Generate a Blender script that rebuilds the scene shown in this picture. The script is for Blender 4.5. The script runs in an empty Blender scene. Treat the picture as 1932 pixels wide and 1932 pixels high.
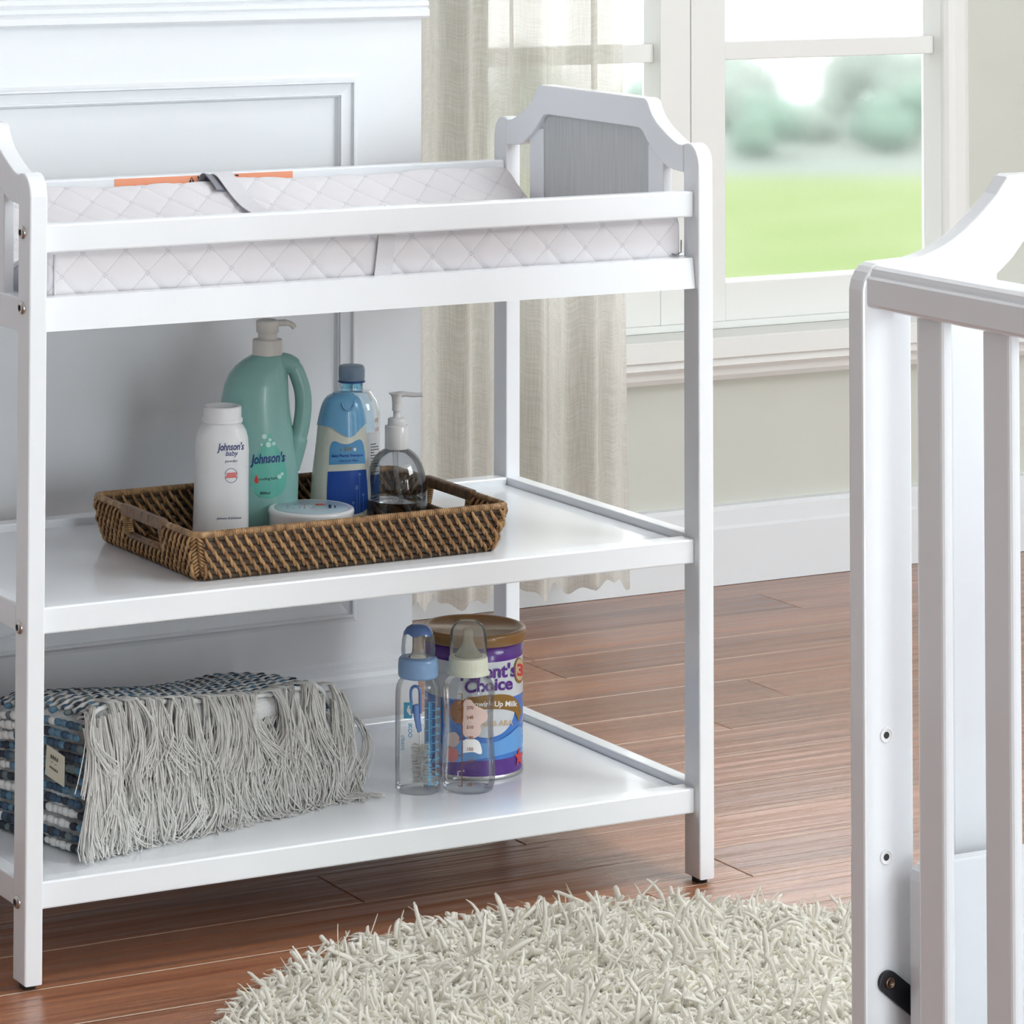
import bpy, bmesh, math, random
import numpy as np
from mathutils import Vector, Matrix
random.seed(7); RNG = np.random.default_rng(7)
SC = bpy.context.scene
COL = SC.collection
PI = math.pi
# ------------------------------------------------------------------ camera
CAMP = Vector((-1.61275265, -3.67754100, 1.28672738))
CR = Vector((0.88799147, -0.45984080, 0.00419382))
CU = Vector((-0.02668312, -0.04241867, 0.99874354))
CF = Vector((0.45908513, 0.88698765, 0.04993741))
cam = bpy.data.cameras.new('camera'); camo = bpy.data.objects.new('camera', cam); COL.objects.link(camo)
camo.matrix_world = Matrix(((CR.x, CU.x, -CF.x, CAMP.x), (CR.y, CU.y, -CF.y, CAMP.y), (CR.z, CU.z, -CF.z, CAMP.z), (0, 0, 0, 1)))
cam.sensor_width = 36; cam.lens = 125.92856; cam.shift_x = 0.241202; cam.shift_y = -0.848486
cam.clip_start = 0.05; cam.clip_end = 400
SC.camera = camo
# ------------------------------------------------------------------ sky, lights, exposure
w = bpy.data.worlds.new('sky'); SC.world = w; w.use_nodes = True
wb = w.node_tree.nodes['Background']; wb.inputs[0].default_value = (0.95, 0.98, 1.0, 1); wb.inputs[1].default_value = 2.65
def area(name, loc, target, size, power, color=(1, 1, 1), sy=None):
    l = bpy.data.lights.new(name, 'AREA'); l.size = size; l.energy = power; l.color = color
    if sy: l.shape = 'RECTANGLE'; l.size_y = sy
    o = bpy.data.objects.new(name, l); COL.objects.link(o); o.location = loc
    o.rotation_euler = (Vector(target) - Vector(loc)).to_track_quat('-Z', 'Y').to_euler()
    return o
area('key_light', (2.9, -2.9, 2.35), (0.5, 0.1, 0.4), 1.4, 54, (0.89, 0.975, 1.0))
area('overhead_fill_light', (1.35, -0.75, 2.68), (0.65, -0.62, 0.0), 1.1, 12.5, (0.90, 0.975, 1.0)).data.spread = 1.45  # unseen area lamp, added to lighten the rug from above
area('front_fill_light', (0.7, -4.9, 0.80), (0.6, 0.3, 0.2), 2.8, 174, (0.89, 0.975, 1.0), sy=1.5)
area('wall_fill_light', (2.6, -0.6, 2.5), (2.0, 1.4, 0.5), 1.0, 3, (0.90, 0.98, 1.0))  # unseen area lamp, added to brighten the window wall
VS = SC.view_settings; VS.view_transform = 'Standard'; VS.look = 'None'; VS.exposure = 0.22; VS.gamma = 1.0; VS.use_curve_mapping = False
cy = SC.cycles
cy.use_denoising = True; cy.use_adaptive_sampling = True; cy.adaptive_threshold = 0.09; cy.adaptive_min_samples = 12; cy.max_bounces = 10; cy.diffuse_bounces = 5; cy.glossy_bounces = 3; cy.transmission_bounces = 7
cy.transparent_max_bounces = 16; cy.sample_clamp_indirect = 4.0; cy.sample_clamp_direct = 0; cy.blur_glossy = 0.5
# ------------------------------------------------------------------ materials
def mat(name, color, rough=0.5, coat=0.0, metal=0.0, spec=0.5, trans=0.0, ior=1.45, noise=None, bump=None, alpha=None):
    """noise=(scale xyz, color2, detail) mixes a second tone; bump=(scale xyz, strength, distance)"""
    m = bpy.data.materials.new(name); m.use_nodes = True; N = m.node_tree.nodes; L = m.node_tree.links
    b = N['Principled BSDF']
    b.inputs['Base Color'].default_value = (*color, 1); b.inputs['Roughness'].default_value = rough
    b.inputs['Metallic'].default_value = metal; b.inputs['Coat Weight'].default_value = coat; b.inputs['Coat Roughness'].default_value = 0.08
    b.inputs['Specular IOR Level'].default_value = spec; b.inputs['Transmission Weight'].default_value = trans; b.inputs['IOR'].default_value = ior
    def tex(scale, detail):
        tc = N.new('ShaderNodeTexCoord'); mp = N.new('ShaderNodeMapping'); mp.inputs['Scale'].default_value = scale
        n = N.new('ShaderNodeTexNoise'); n.inputs['Scale'].default_value = 1; n.inputs['Detail'].default_value = detail
        L.new(tc.outputs['Object'], mp.inputs['Vector']); L.new(mp.outputs[0], n.inputs['Vector']); return n
    if noise:
        n = tex(noise[0], noise[2]); r = N.new('ShaderNodeValToRGB')
        r.color_ramp.elements[0].position = 0.35; r.color_ramp.elements[0].color = (*color, 1)
        r.color_ramp.elements[1].position = 0.65; r.color_ramp.elements[1].color = (*noise[1], 1)
        L.new(n.outputs[0], r.inputs[0]); L.new(r.outputs[0], b.inputs['Base Color'])
    if bump:
        n = tex(bump[0], 3); bp = N.new('ShaderNodeBump'); bp.inputs['Strength'].default_value = bump[1]; bp.inputs['Distance'].default_value = bump[2]
        L.new(n.outputs[0], bp.inputs['Height']); L.new(bp.outputs[0], b.inputs['Normal'])
    return m
M = {}
M['white'] = mat('white_lacquer', (0.80, 0.825, 0.86), 0.28, coat=0.55, bump=((30, 30, 30), 0.05, 0.0006))
M['panel_white'] = mat('white_wall_panel', (0.765, 0.785, 0.81), 0.4, bump=((14, 14, 120), 0.06, 0.0008))
M['trim'] = mat('warm_white_trim', (0.80, 0.805, 0.785), 0.42, bump=((200, 12, 9), 0.08, 0.0006))
M['beige'] = mat('beige_wall_paint', (0.62, 0.63, 0.575), 0.75, noise=((5, 5, 5), (0.60, 0.61, 0.555), 4), bump=((40, 40, 40), 0.1, 0.001))
M['room'] = mat('plain_wall_paint', (0.66, 0.68, 0.68), 0.85)
M['side'] = mat('grey_wall_paint', (0.34, 0.355, 0.365), 0.85)
M['ceiling'] = mat('ceiling_paint', (0.75, 0.75, 0.75), 0.9)
M['chrome'] = mat('brushed_nickel', (0.55, 0.52, 0.48), 0.25, metal=1)
M['black'] = mat('black_metal', (0.008, 0.008, 0.012), 0.35)
M['dark'] = mat('dark_socket', (0.03, 0.03, 0.03), 0.6)
M['foot'] = mat('black_rubber', (0.02, 0.018, 0.018), 0.6)
M['greywood'] = mat('grey_wood_grain', (0.56, 0.575, 0.58), 0.5, noise=((900, 900, 14), (0.47, 0.48, 0.485), 5), bump=((400, 400, 10), 0.04, 0.0004))
M['orange'] = mat('orange_label', (0.82, 0.34, 0.20), 0.5)
M['ink'] = mat('black_print', (0.015, 0.015, 0.02), 0.5)
M['navy'] = mat('navy_print', (0.015, 0.035, 0.18), 0.45)
M['red'] = mat('red_print', (0.62, 0.05, 0.05), 0.45)
M['pink'] = mat('pink_red_print', (0.75, 0.20, 0.20), 0.45)
M['plastic'] = mat('white_plastic', (0.80, 0.81, 0.83), 0.38)
M['plastic_grey'] = mat('off_white_plastic', (0.66, 0.65, 0.62), 0.4)
M['plastic_shiny'] = mat('glossy_white_plastic', (0.82, 0.83, 0.84), 0.18, coat=0.4)
M['mint'] = mat('mint_plastic', (0.235, 0.45, 0.42), 0.32, coat=0.15)
M['mint2'] = mat('mint_label', (0.13, 0.46, 0.38), 0.35)
M['bubble'] = mat('pale_mint_print', (0.50, 0.74, 0.68), 0.4)
M['sky_cap'] = mat('sky_blue_plastic', (0.16, 0.42, 0.68), 0.22, coat=0.3)
M['shampoo'] = mat('milky_plastic', (0.66, 0.68, 0.60), 0.25, coat=0.2)
M['lab_blue'] = mat('light_blue_label', (0.10, 0.32, 0.58), 0.4)
M['lab_navy'] = mat('royal_blue_label', (0.012, 0.07, 0.36), 0.35)
M['lab_line'] = mat('faint_blue_print', (0.10, 0.20, 0.50), 0.4)
M['gold_print'] = mat('olive_print', (0.25, 0.22, 0.10), 0.4)
M['white_print'] = mat('white_print', (0.85, 0.85, 0.85), 0.4)
M['cap_blue'] = mat('dusty_blue_plastic', (0.24, 0.33, 0.44), 0.4)
M['rim_blue'] = mat('deep_blue_ring', (0.03, 0.10, 0.32), 0.3)
M['label_white'] = mat('paper_label', (0.80, 0.82, 0.86), 0.4)
M['jar_blue'] = mat('pale_blue_label', (0.48, 0.62, 0.70), 0.25, coat=0.3)
M['pale_blue'] = mat('powder_blue_plastic', (0.26, 0.43, 0.70), 0.3, coat=0.2)
M['blue_handle'] = mat('cornflower_plastic', (0.15, 0.28, 0.62), 0.3, coat=0.2)
M['cream'] = mat('cream_plastic', (0.78, 0.80, 0.66), 0.35)
M['gold'] = mat('bronze_plastic_lid', (0.26, 0.13, 0.035), 0.3, coat=0.3)
M['purple'] = mat('purple_print', (0.10, 0.025, 0.26), 0.25, coat=0.3)
M['tin_blue'] = mat('blue_tin_print', (0.05, 0.20, 0.62), 0.25, coat=0.3)
M['tin_blue2'] = mat('light_blue_tin_print', (0.14, 0.38, 0.78), 0.25, coat=0.3)
M['tin_white'] = mat('white_tin_print', (0.66, 0.70, 0.74), 0.25, coat=0.3)
M['steel'] = mat('tin_steel', (0.6, 0.6, 0.6), 0.25, metal=1)
M['bronze_print'] = mat('bronze_print', (0.28, 0.15, 0.035), 0.3)
M['tan_print'] = mat('tan_print', (0.62, 0.45, 0.28), 0.4)
M['brown_print'] = mat('brown_print', (0.25, 0.09, 0.03), 0.4)
M['cyan_print'] = mat('cyan_print', (0.10, 0.42, 0.68), 0.4)
M['blush_print'] = mat('blush_print', (0.72, 0.55, 0.50), 0.5)
M['teddy'] = mat('teddy_brown_print', (0.35, 0.14, 0.05), 0.5)
M['rattan'] = mat('light_rattan_strand', (0.46, 0.27, 0.12), 0.30, noise=((90, 90, 60), (0.22, 0.105, 0.04), 3))
M['rattan_dark'] = mat('dark_rattan_rod', (0.055, 0.035, 0.022), 0.45, noise=((60, 60, 200), (0.10, 0.066, 0.04), 3))
M['rattan_rim'] = mat('rattan_rim_wrap', (0.40, 0.24, 0.11), 0.38, noise=((120, 120, 60), (0.17, 0.085, 0.035), 3))
M['rattan_handle'] = mat('rattan_handle_wrap', (0.24, 0.14, 0.075), 0.42, noise=((60, 200, 60), (0.11, 0.058, 0.03), 3))
M['rug_back'] = mat('rug_backing', (0.70, 0.68, 0.60), 0.95)
M['knit'] = mat('pale_grey_knit', (0.64, 0.65, 0.65), 0.95, bump=((160, 160, 160), 0.6, 0.003))
M['bob1'] = mat('slate_blue_yarn', (0.045, 0.085, 0.14), 0.9, bump=((300, 300, 300), 0.5, 0.002))
M['bob2'] = mat('steel_blue_yarn', (0.10, 0.20, 0.29), 0.9, bump=((300, 300, 300), 0.5, 0.002))
M['bob3'] = mat('charcoal_yarn', (0.035, 0.042, 0.058), 0.9, bump=((300, 300, 300), 0.5, 0.002))
M['bob4'] = mat('grey_green_yarn', (0.13, 0.17, 0.18), 0.9, bump=((300, 300, 300), 0.5, 0.002))
M['tag_cloth'] = mat('ecru_cloth_label', (0.60, 0.58, 0.47), 0.8)
M['strap'] = mat('light_grey_webbing', (0.66, 0.65, 0.68), 0.6, bump=((600, 600, 600), 0.7, 0.001))
M['strap_dark'] = mat('grey_strap', (0.24, 0.245, 0.28), 0.6)
M['pad_edge'] = mat('pad_piping', (0.70, 0.68, 0.72), 0.6)
M['lawn'] = mat('lawn_grass', (0.165, 0.235, 0.065), 0.9, noise=((0.25, 0.5, 0.3), (0.22, 0.275, 0.115), 3))
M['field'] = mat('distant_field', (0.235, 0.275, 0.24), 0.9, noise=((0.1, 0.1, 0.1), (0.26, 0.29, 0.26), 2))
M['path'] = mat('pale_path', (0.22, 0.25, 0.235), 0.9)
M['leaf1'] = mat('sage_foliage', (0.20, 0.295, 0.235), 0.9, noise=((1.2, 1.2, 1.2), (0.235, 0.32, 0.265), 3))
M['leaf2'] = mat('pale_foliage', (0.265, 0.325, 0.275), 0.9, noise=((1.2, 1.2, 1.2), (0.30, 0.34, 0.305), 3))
M['bark'] = mat('tree_bark', (0.16, 0.16, 0.14), 0.9)

def clear_mat(name, tint, fac=0.08, rough=0.06):
    """thin clear plastic: sees straight through, with a fresnel gloss"""
    m = bpy.data.materials.new(name); m.use_nodes = True; N = m.node_tree.nodes; L = m.node_tree.links
    for n in list(N):
        if n.type != 'OUTPUT_MATERIAL': N.remove(n)
    out = [n for n in N if n.type == 'OUTPUT_MATERIAL'][0]
    t = N.new('ShaderNodeBsdfTransparent'); t.inputs[0].default_value = (*tint, 1)
    g = N.new('ShaderNodeBsdfGlossy'); g.inputs['Roughness'].default_value = rough; g.inputs[0].default_value = (1, 1, 1, 1)
    lw = N.new('ShaderNodeLayerWeight'); lw.inputs[0].default_value = 0.22
    ad = N.new('ShaderNodeMath'); ad.operation = 'MULTIPLY_ADD'; ad.inputs[1].default_value = 0.7; ad.inputs[2].default_value = fac
    L.new(lw.outputs['Fresnel'], ad.inputs[0])
    mx = N.new('ShaderNodeMixShader'); L.new(ad.outputs[0], mx.inputs[0]); L.new(t.outputs[0], mx.inputs[1]); L.new(g.outputs[0], mx.inputs[2])
    L.new(mx.outputs[0], out.inputs[0]); return m
M['clear'] = clear_mat('clear_plastic', (0.975, 0.98, 0.98), 0.02)
M['clear_blue'] = clear_mat('clear_bluish_plastic', (0.80, 0.90, 0.95), 0.05)
M['clear_neck'] = clear_mat('blue_clear_plastic', (0.45, 0.74, 0.86), 0.08)
M['clear_soap'] = clear_mat('clear_grey_plastic', (0.80, 0.81, 0.82), 0.06)
M['liquid'] = mat('clear_grey_liquid', (0.70, 0.72, 0.76), 0.0, trans=1.0, ior=1.33)

def glass_mat():
    m = bpy.data.materials.new('window_glass'); m.use_nodes = True; N = m.node_tree.nodes; L = m.node_tree.links
    for n in list(N):
        if n.type != 'OUTPUT_MATERIAL': N.remove(n)
    out = [n for n in N if n.type == 'OUTPUT_MATERIAL'][0]
    g = N.new('ShaderNodeBsdfGlass'); g.inputs['Roughness'].default_value = 0.05; g.inputs['IOR'].default_value = 1.45
    L.new(g.outputs[0], out.inputs[0]); return m
M['glass'] = glass_mat()
def fibre(name, c, t=0.4):
    m = bpy.data.materials.new(name); m.use_nodes = True; N = m.node_tree.nodes; L = m.node_tree.links
    for n in list(N):
        if n.type != 'OUTPUT_MATERIAL': N.remove(n)
    out = [n for n in N if n.type == 'OUTPUT_MATERIAL'][0]
    d = N.new('ShaderNodeBsdfDiffuse'); tl = N.new('ShaderNodeBsdfTranslucent'); mx = N.new('ShaderNodeMixShader'); mx.inputs[0].default_value = t
    d.inputs[0].default_value = (*c, 1); tl.inputs[0].default_value = (*c, 1)
    L.new(d.outputs[0], mx.inputs[1]); L.new(tl.outputs[0], mx.inputs[2]); L.new(mx.outputs[0], out.inputs[0]); return m
M['yarn'] = fibre('cream_rug_yarn', (0.96, 0.935, 0.88), 0.5); M['yarn2'] = fibre('yellowish_rug_yarn', (0.92, 0.89, 0.77), 0.5); M['fringe'] = fibre('white_cotton_fringe', (0.975, 0.965, 0.945), 0.55)
def milky(name, c, a):
    m = fibre(name, c, 0.5); N = m.node_tree.nodes; L = m.node_tree.links; out = [n for n in N if n.type == 'OUTPUT_MATERIAL'][0]
    src = out.inputs[0].links[0].from_socket; tp = N.new('ShaderNodeBsdfTransparent'); g = N.new('ShaderNodeBsdfGlossy'); g.inputs['Roughness'].default_value = 0.1
    m1 = N.new('ShaderNodeMixShader'); m1.inputs[0].default_value = a; L.new(tp.outputs[0], m1.inputs[1]); L.new(src, m1.inputs[2])
    lw = N.new('ShaderNodeLayerWeight'); lw.inputs[0].default_value = 0.15; m2 = N.new('ShaderNodeMixShader'); L.new(lw.outputs['Fresnel'], m2.inputs[0]); L.new(m1.outputs[0], m2.inputs[1]); L.new(g.outputs[0], m2.inputs[2]); L.new(m2.outputs[0], out.inputs[0]); return m
M['clear_milky'] = milky('frosted_clear_plastic', (0.85, 0.86, 0.80), 0.16); M['teat'] = milky('silicone_teat', (0.86, 0.86, 0.74), 0.35)

def curtain_mat():
    m = bpy.data.materials.new('sheer_linen'); m.use_nodes = True; N = m.node_tree.nodes; L = m.node_tree.links
    for n in list(N):
        if n.type != 'OUTPUT_MATERIAL': N.remove(n)
    out = [n for n in N if n.type == 'OUTPUT_MATERIAL'][0]
    d = N.new('ShaderNodeBsdfDiffuse'); tl = N.new('ShaderNodeBsdfTranslucent'); tp = N.new('ShaderNodeBsdfTransparent')
    tc = N.new('ShaderNodeTexCoord')
    def nz(sc):
        mp = N.new('ShaderNodeMapping'); mp.inputs['Scale'].default_value = sc
        n = N.new('ShaderNodeTexNoise'); n.inputs['Scale'].default_value = 1; n.inputs['Detail'].default_value = 2
        L.new(tc.outputs['UV'], mp.inputs['Vector']); L.new(mp.outputs[0], n.inputs['Vector']); return n
    a = nz((24, 420, 1)); b = nz((520, 16, 1))
    ad = N.new('ShaderNodeMath'); ad.operation = 'ADD'; L.new(a.outputs[0], ad.inputs[0]); L.new(b.outputs[0], ad.inputs[1])
    r = N.new('ShaderNodeValToRGB'); r.color_ramp.elements[0].position = 0.40; r.color_ramp.elements[1].position = 0.62
    hf = N.new('ShaderNodeMath'); hf.operation = 'MULTIPLY'; hf.inputs[1].default_value = 0.5; L.new(ad.outputs[0], hf.inputs[0]); L.new(hf.outputs[0], r.inputs[0])
    r.color_ramp.elements[0].color = (0.72, 0.705, 0.655, 1); r.color_ramp.elements[1].color = (0.86, 0.85, 0.81, 1)
    L.new(r.outputs[0], d.inputs[0]); L.new(r.outputs[0], tl.inputs[0]); tp.inputs[0].default_value = (1, 0.99, 0.95, 1)
    m1 = N.new('ShaderNodeMixShader'); m1.inputs[0].default_value = 0.30; L.new(d.outputs[0], m1.inputs[1]); L.new(tl.outputs[0], m1.inputs[2])
    sx = N.new('ShaderNodeSeparateXYZ'); L.new(tc.outputs['UV'], sx.inputs[0])     # the cloth is woven thinner in its upper right part
    def mr(o, a, b_, c, d_):
        q = N.new('ShaderNodeMapRange'); q.inputs[1].default_value = a; q.inputs[2].default_value = b_; q.inputs[3].default_value = c; q.inputs[4].default_value = d_; L.new(o, q.inputs[0]); return q.outputs[0]
    mm = N.new('ShaderNodeMath'); mm.operation = 'MULTIPLY'; L.new(mr(sx.outputs[0], 0.440, 0.452, 0.0, 1.0), mm.inputs[0]); L.new(mr(sx.outputs[1], 0.44, 0.54, 0.0, 0.11), mm.inputs[1])
    pa = N.new('ShaderNodeMath'); pa.operation = 'ADD'; pa.inputs[1].default_value = 0.06; L.new(mm.outputs[0], pa.inputs[0])
    m2 = N.new('ShaderNodeMixShader'); L.new(pa.outputs[0], m2.inputs[0])
    L.new(m1.outputs[0], m2.inputs[1]); L.new(tp.outputs[0], m2.inputs[2]); L.new(m2.outputs[0], out.inputs[0]); return m
M['curtain'] = curtain_mat()

def floor_mat():
    m = bpy.data.materials.new('scraped_wood_planks'); m.use_nodes = True; N = m.node_tree.nodes; L = m.node_tree.links
    b = N['Principled BSDF']
    at = N.new('ShaderNodeAttribute'); at.attribute_name = 'tone'
    tc = N.new('ShaderNodeTexCoord')
    def nz(sc, det, vec=None):
        mp = N.new('ShaderNodeMapping'); mp.inputs['Scale'].default_value = sc
        n = N.new('ShaderNodeTexNoise'); n.inputs['Scale'].default_value = 1; n.inputs['Detail'].default_value = det
        va = N.new('ShaderNodeVectorMath'); va.operation = 'ADD'
        L.new(tc.outputs['Object'], mp.inputs['Vector']); L.new(mp.outputs[0], va.inputs[0]); L.new(at.outputs['Vector'], va.inputs[1])
        L.new(va.outputs[0], n.inputs['Vector']); return n
    g = nz((2.2, 60, 1), 6); k = nz((3, 14, 1), 3)
    r = N.new('ShaderNodeValToRGB'); e = r.color_ramp.elements
    e[0].position = 0.30; e[0].color = (0.235, 0.085, 0.040, 1); e[1].position = 0.72; e[1].color = (0.41, 0.180, 0.092, 1)
    x = e.new(0.5); x.color = (0.345, 0.138, 0.068, 1)
    L.new(g.outputs[0], r.inputs[0])
    r2 = N.new('ShaderNodeValToRGB'); r2.color_ramp.elements[0].position = 0.33; r2.color_ramp.elements[0].color = (0.50, 0.47, 0.45, 1)
    r2.color_ramp.elements[1].position = 0.5; r2.color_ramp.elements[1].color = (1, 1, 1, 1); L.new(k.outputs[0], r2.inputs[0])
    mx = N.new('ShaderNodeMixRGB'); mx.blend_type = 'MULTIPLY'; mx.inputs[0].default_value = 0.38; L.new(r.outputs[0], mx.inputs[1]); L.new(r2.outputs[0], mx.inputs[2])
    sp = N.new('ShaderNodeSeparateXYZ'); L.new(at.outputs['Vector'], sp.inputs[0])
    mr = N.new('ShaderNodeMapRange'); mr.inputs[1].default_value = 0; mr.inputs[2].default_value = 10; mr.inputs[3].default_value = 0.82; mr.inputs[4].default_value = 1.18
    L.new(sp.outputs[0], mr.inputs[0])
    sc2 = N.new('ShaderNodeVectorMath'); sc2.operation = 'SCALE'; L.new(mx.outputs[0], sc2.inputs[0]); L.new(mr.outputs[0], sc2.inputs['Scale'])
    L.new(sc2.outputs[0], b.inputs['Base Color'])
    b.inputs['Roughness'].default_value = 0.30; b.inputs['Specular IOR Level'].default_value = 0.8; b.inputs['Coat Weight'].default_value = 0.35; b.inputs['Coat Roughness'].default_value = 0.22
    # hand-scraped ripples that run along the boards
    w1 = nz((1.6, 42, 1), 2); w2 = nz((12, 260, 1), 3)
    ad = N.new('ShaderNodeMath'); ad.operation = 'MULTIPLY_ADD'; ad.inputs[1].default_value = 0.12; L.new(w2.outputs[0], ad.inputs[0]); L.new(w1.outputs[0], ad.inputs[2])
    bp = N.new('ShaderNodeBump'); bp.inputs['Strength'].default_value = 0.75; bp.inputs['Distance'].default_value = 0.006
    L.new(ad.outputs[0], bp.inputs['Height']); L.new(bp.outputs[0], b.inputs['Normal']); return m
M['floor'] = floor_mat(); M['plank_edge'] = mat('pale_glint_plank_edge', (0.52, 0.38, 0.29), 0.25, coat=0.3)  # pale colour on the camera-side bevels stands in for bright seam reflections

def pad_mat():
    m = bpy.data.materials.new('quilted_pad_cover'); m.use_nodes = True; N = m.node_tree.nodes; L = m.node_tree.links
    b = N['Principled BSDF']; b.inputs['Roughness'].default_value = 0.7; b.inputs['Sheen Weight'].default_value = 0.15
    uv = N.new('ShaderNodeTexCoord'); sp = N.new('ShaderNodeSeparateXYZ'); L.new(uv.outputs['UV'], sp.inputs[0])
    def mth(op, a, bb=None, c=None):
        n = N.new('ShaderNodeMath'); n.operation = op
        for i, v in enumerate((a, bb, c)):
            if v is None: continue
            if isinstance(v, (int, float)): n.inputs[i].default_value = v
            else: L.new(v, n.inputs[i])
        return n.outputs[0]
    p = mth('ADD', sp.outputs[0], sp.outputs[1]); q = mth('SUBTRACT', sp.outputs[0], sp.outputs[1])
    def dist(v, off=0.0):   # distance to the nearest integer
        return mth('ABSOLUTE', mth('SUBTRACT', mth('FRACT', mth('ADD', v, 0.5 + off)), 0.5))
    def dots(v, along):
        l1 = mth('LESS_THAN', dist(v, 0.035), 0.014)
        l2 = mth('LESS_THAN', dist(v, -0.035), 0.014)
        near = mth('LESS_THAN', dist(along), 0.085)             # the two stitch rows open into a small diamond at each crossing
        one = mth('LESS_THAN', dist(v), 0.014)
        line = mth('ADD', mth('MULTIPLY', mth('ADD', l1, l2), near), mth('MULTIPLY', one, mth('SUBTRACT', 1.0, near)))
        d = mth('LESS_THAN', mth('FRACT', mth('MULTIPLY', along, 17.0)), 0.42)
        return mth('MULTIPLY', line, d)
    s = mth('MINIMUM', mth('ADD', dots(p, q), dots(q, p)), 1.0)
    mx = N.new('ShaderNodeMixRGB'); mx.inputs[1].default_value = (0.71, 0.69, 0.715, 1); mx.inputs[2].default_value = (0.40, 0.39, 0.43, 1)
    L.new(s, mx.inputs[0]); L.new(mx.outputs[0], b.inputs['Base Color']); return m
M['pad'] = pad_mat()
# ------------------------------------------------------------------ mesh helpers
class MB:
    """collects shapes in world coordinates; build() links them as ONE mesh object"""
    def __init__(s): s.v = []; s.f = []; s.m = []; s.sm = []; s.uv = None
    def add(s, verts, faces, m=0, smooth=False):
        o = len(s.v); s.v.extend([tuple(v) for v in verts]); s.f.extend([tuple(i + o for i in f) for f in faces])
        s.m.extend([m] * len(faces)); s.sm.extend([smooth] * len(faces)); return s
    def from_bm(s, bm, m=0, smooth=False):
        bm.verts.index_update(); s.add([v.co[:] for v in bm.verts], [[v.index for v in f.verts] for f in bm.faces], m, smooth); bm.free(); return s
    def box(s, x0, x1, y0, y1, z0, z1, bev=0.0015, m=0, seg=2):
        bm = bmesh.new(); bmesh.ops.create_cube(bm, size=1)
        for v in bm.verts: v.co = Vector(((x0 + x1) / 2 + v.co.x * (x1 - x0), (y0 + y1) / 2 + v.co.y * (y1 - y0), (z0 + z1) / 2 + v.co.z * (z1 - z0)))
        if bev: bmesh.ops.bevel(bm, geom=bm.edges[:], offset=bev, segments=seg, affect='EDGES', profile=0.5)
        return s.from_bm(bm, m, False)
    def prism(s, pts, axis, a0, a1, bev=0.0, m=0):
        """pts: outline in the two other axes (x:(y,z), y:(x,z), z:(x,y))"""
        def P(p, a): return {'x': (a, p[0], p[1]), 'y': (p[0], a, p[1]), 'z': (p[0], p[1], a)}[axis]
        bm = bmesh.new(); A = [bm.verts.new(P(p, a0)) for p in pts]; B = [bm.verts.new(P(p, a1)) for p in pts]
        n = len(pts); bm.faces.new(A); bm.faces.new(B[::-1])
        for i in range(n): bm.faces.new((A[i], A[(i + 1) % n], B[(i + 1) % n], B[i]))
        bmesh.ops.recalc_face_normals(bm, faces=bm.faces[:])
        if bev:
            cap = [e for e in bm.edges if (e.verts[0] in A and e.verts[1] in A) or (e.verts[0] in B and e.verts[1] in B)]
            bmesh.ops.bevel(bm, geom=cap, offset=bev, segments=2, affect='EDGES', profile=0.5)
        return s.from_bm(bm, m, False)
    def lathe(s, prof, c, n=48, m=0, sx=1.0, sy=1.0, ms=None, close=True):
        """prof [(r, z)] bottom to top; c=(cx, cy, z0)"""
        V = []; F = []
        for r, z in prof:
            for k in range(n):
                a = 2 * PI * k / n; V.append((c[0] + r * sx * math.cos(a), c[1] + r * sy * math.sin(a), c[2] + z))
        o = len(s.v); s.v.extend(V)
        for i in range(len(prof) - 1):
            for k in range(n):
                k2 = (k + 1) % n; s.f.append((o + i * n + k, o + i * n + k2, o + (i + 1) * n + k2, o + (i + 1) * n + k))
                s.m.append(ms[i] if ms else m); s.sm.append(True)
        if close:
            s.f.append(tuple(o + k for k in range(n))[::-1]); s.m.append(ms[0] if ms else m); s.sm.append(False)
            s.f.append(tuple(o + (len(prof) - 1) * n + k for k in range(n))); s.m.append(ms[-1] if ms else m); s.sm.append(False)
        return s
    def tube(s, pts, r, n=8, m=0, cap=True, sq=None):
        """round tube along pts; r may be a list; sq=(a,b) squashes the section"""
        P = [Vector(p) for p in pts]; R = r if isinstance(r, (list, tuple)) else [r] * len(P); o = len(s.v); up = Vector((0, 0, 1)); N0 = None
        for i, p in enumerate(P):
            t = (P[min(i + 1, len(P) - 1)] - P[max(i - 1, 0)]).normalized()
            if N0 is None:
                N0 = t.cross(up)
                if N0.length < 1e-3: N0 = t.cross(Vector((0, 1, 0)))
            N0 = (N0 - t * N0.dot(t)).normalized(); B = t.cross(N0)
            for k in range(n):
                a = 2 * PI * k / n; ca, sa = math.cos(a), math.sin(a)
                if sq: ca *= sq[0]; sa *= sq[1]
                s.v.append(tuple(p + (N0 * ca + B * sa) * R[i]))
        for i in range(len(P) - 1):
            for k in range(n):
                k2 = (k + 1) % n; s.f.append((o + i * n + k, o + i * n + k2, o + (i + 1) * n + k2, o + (i + 1) * n + k)); s.m.append(m); s.sm.append(True)
        if cap:
            s.f.append(tuple(o + k for k in range(n))[::-1]); s.f.append(tuple(o + (len(P) - 1) * n + k for k in range(n))); s.m += [m, m]; s.sm += [True, True]
        return s
    def grid(s, fn, nu, nv, m=0, smooth=True, wrap=False):
        o = len(s.v)
        for j in range(nv):
            for i in range(nu): s.v.append(tuple(fn(i, j)))
        for j in range(nv - 1):
            for i in range(nu if wrap else nu - 1):
                i2 = (i + 1) % nu; s.f.append((o + j * nu + i, o + j * nu + i2, o + (j + 1) * nu + i2, o + (j + 1) * nu + i)); s.m.append(m); s.sm.append(smooth)
        return s
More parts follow.
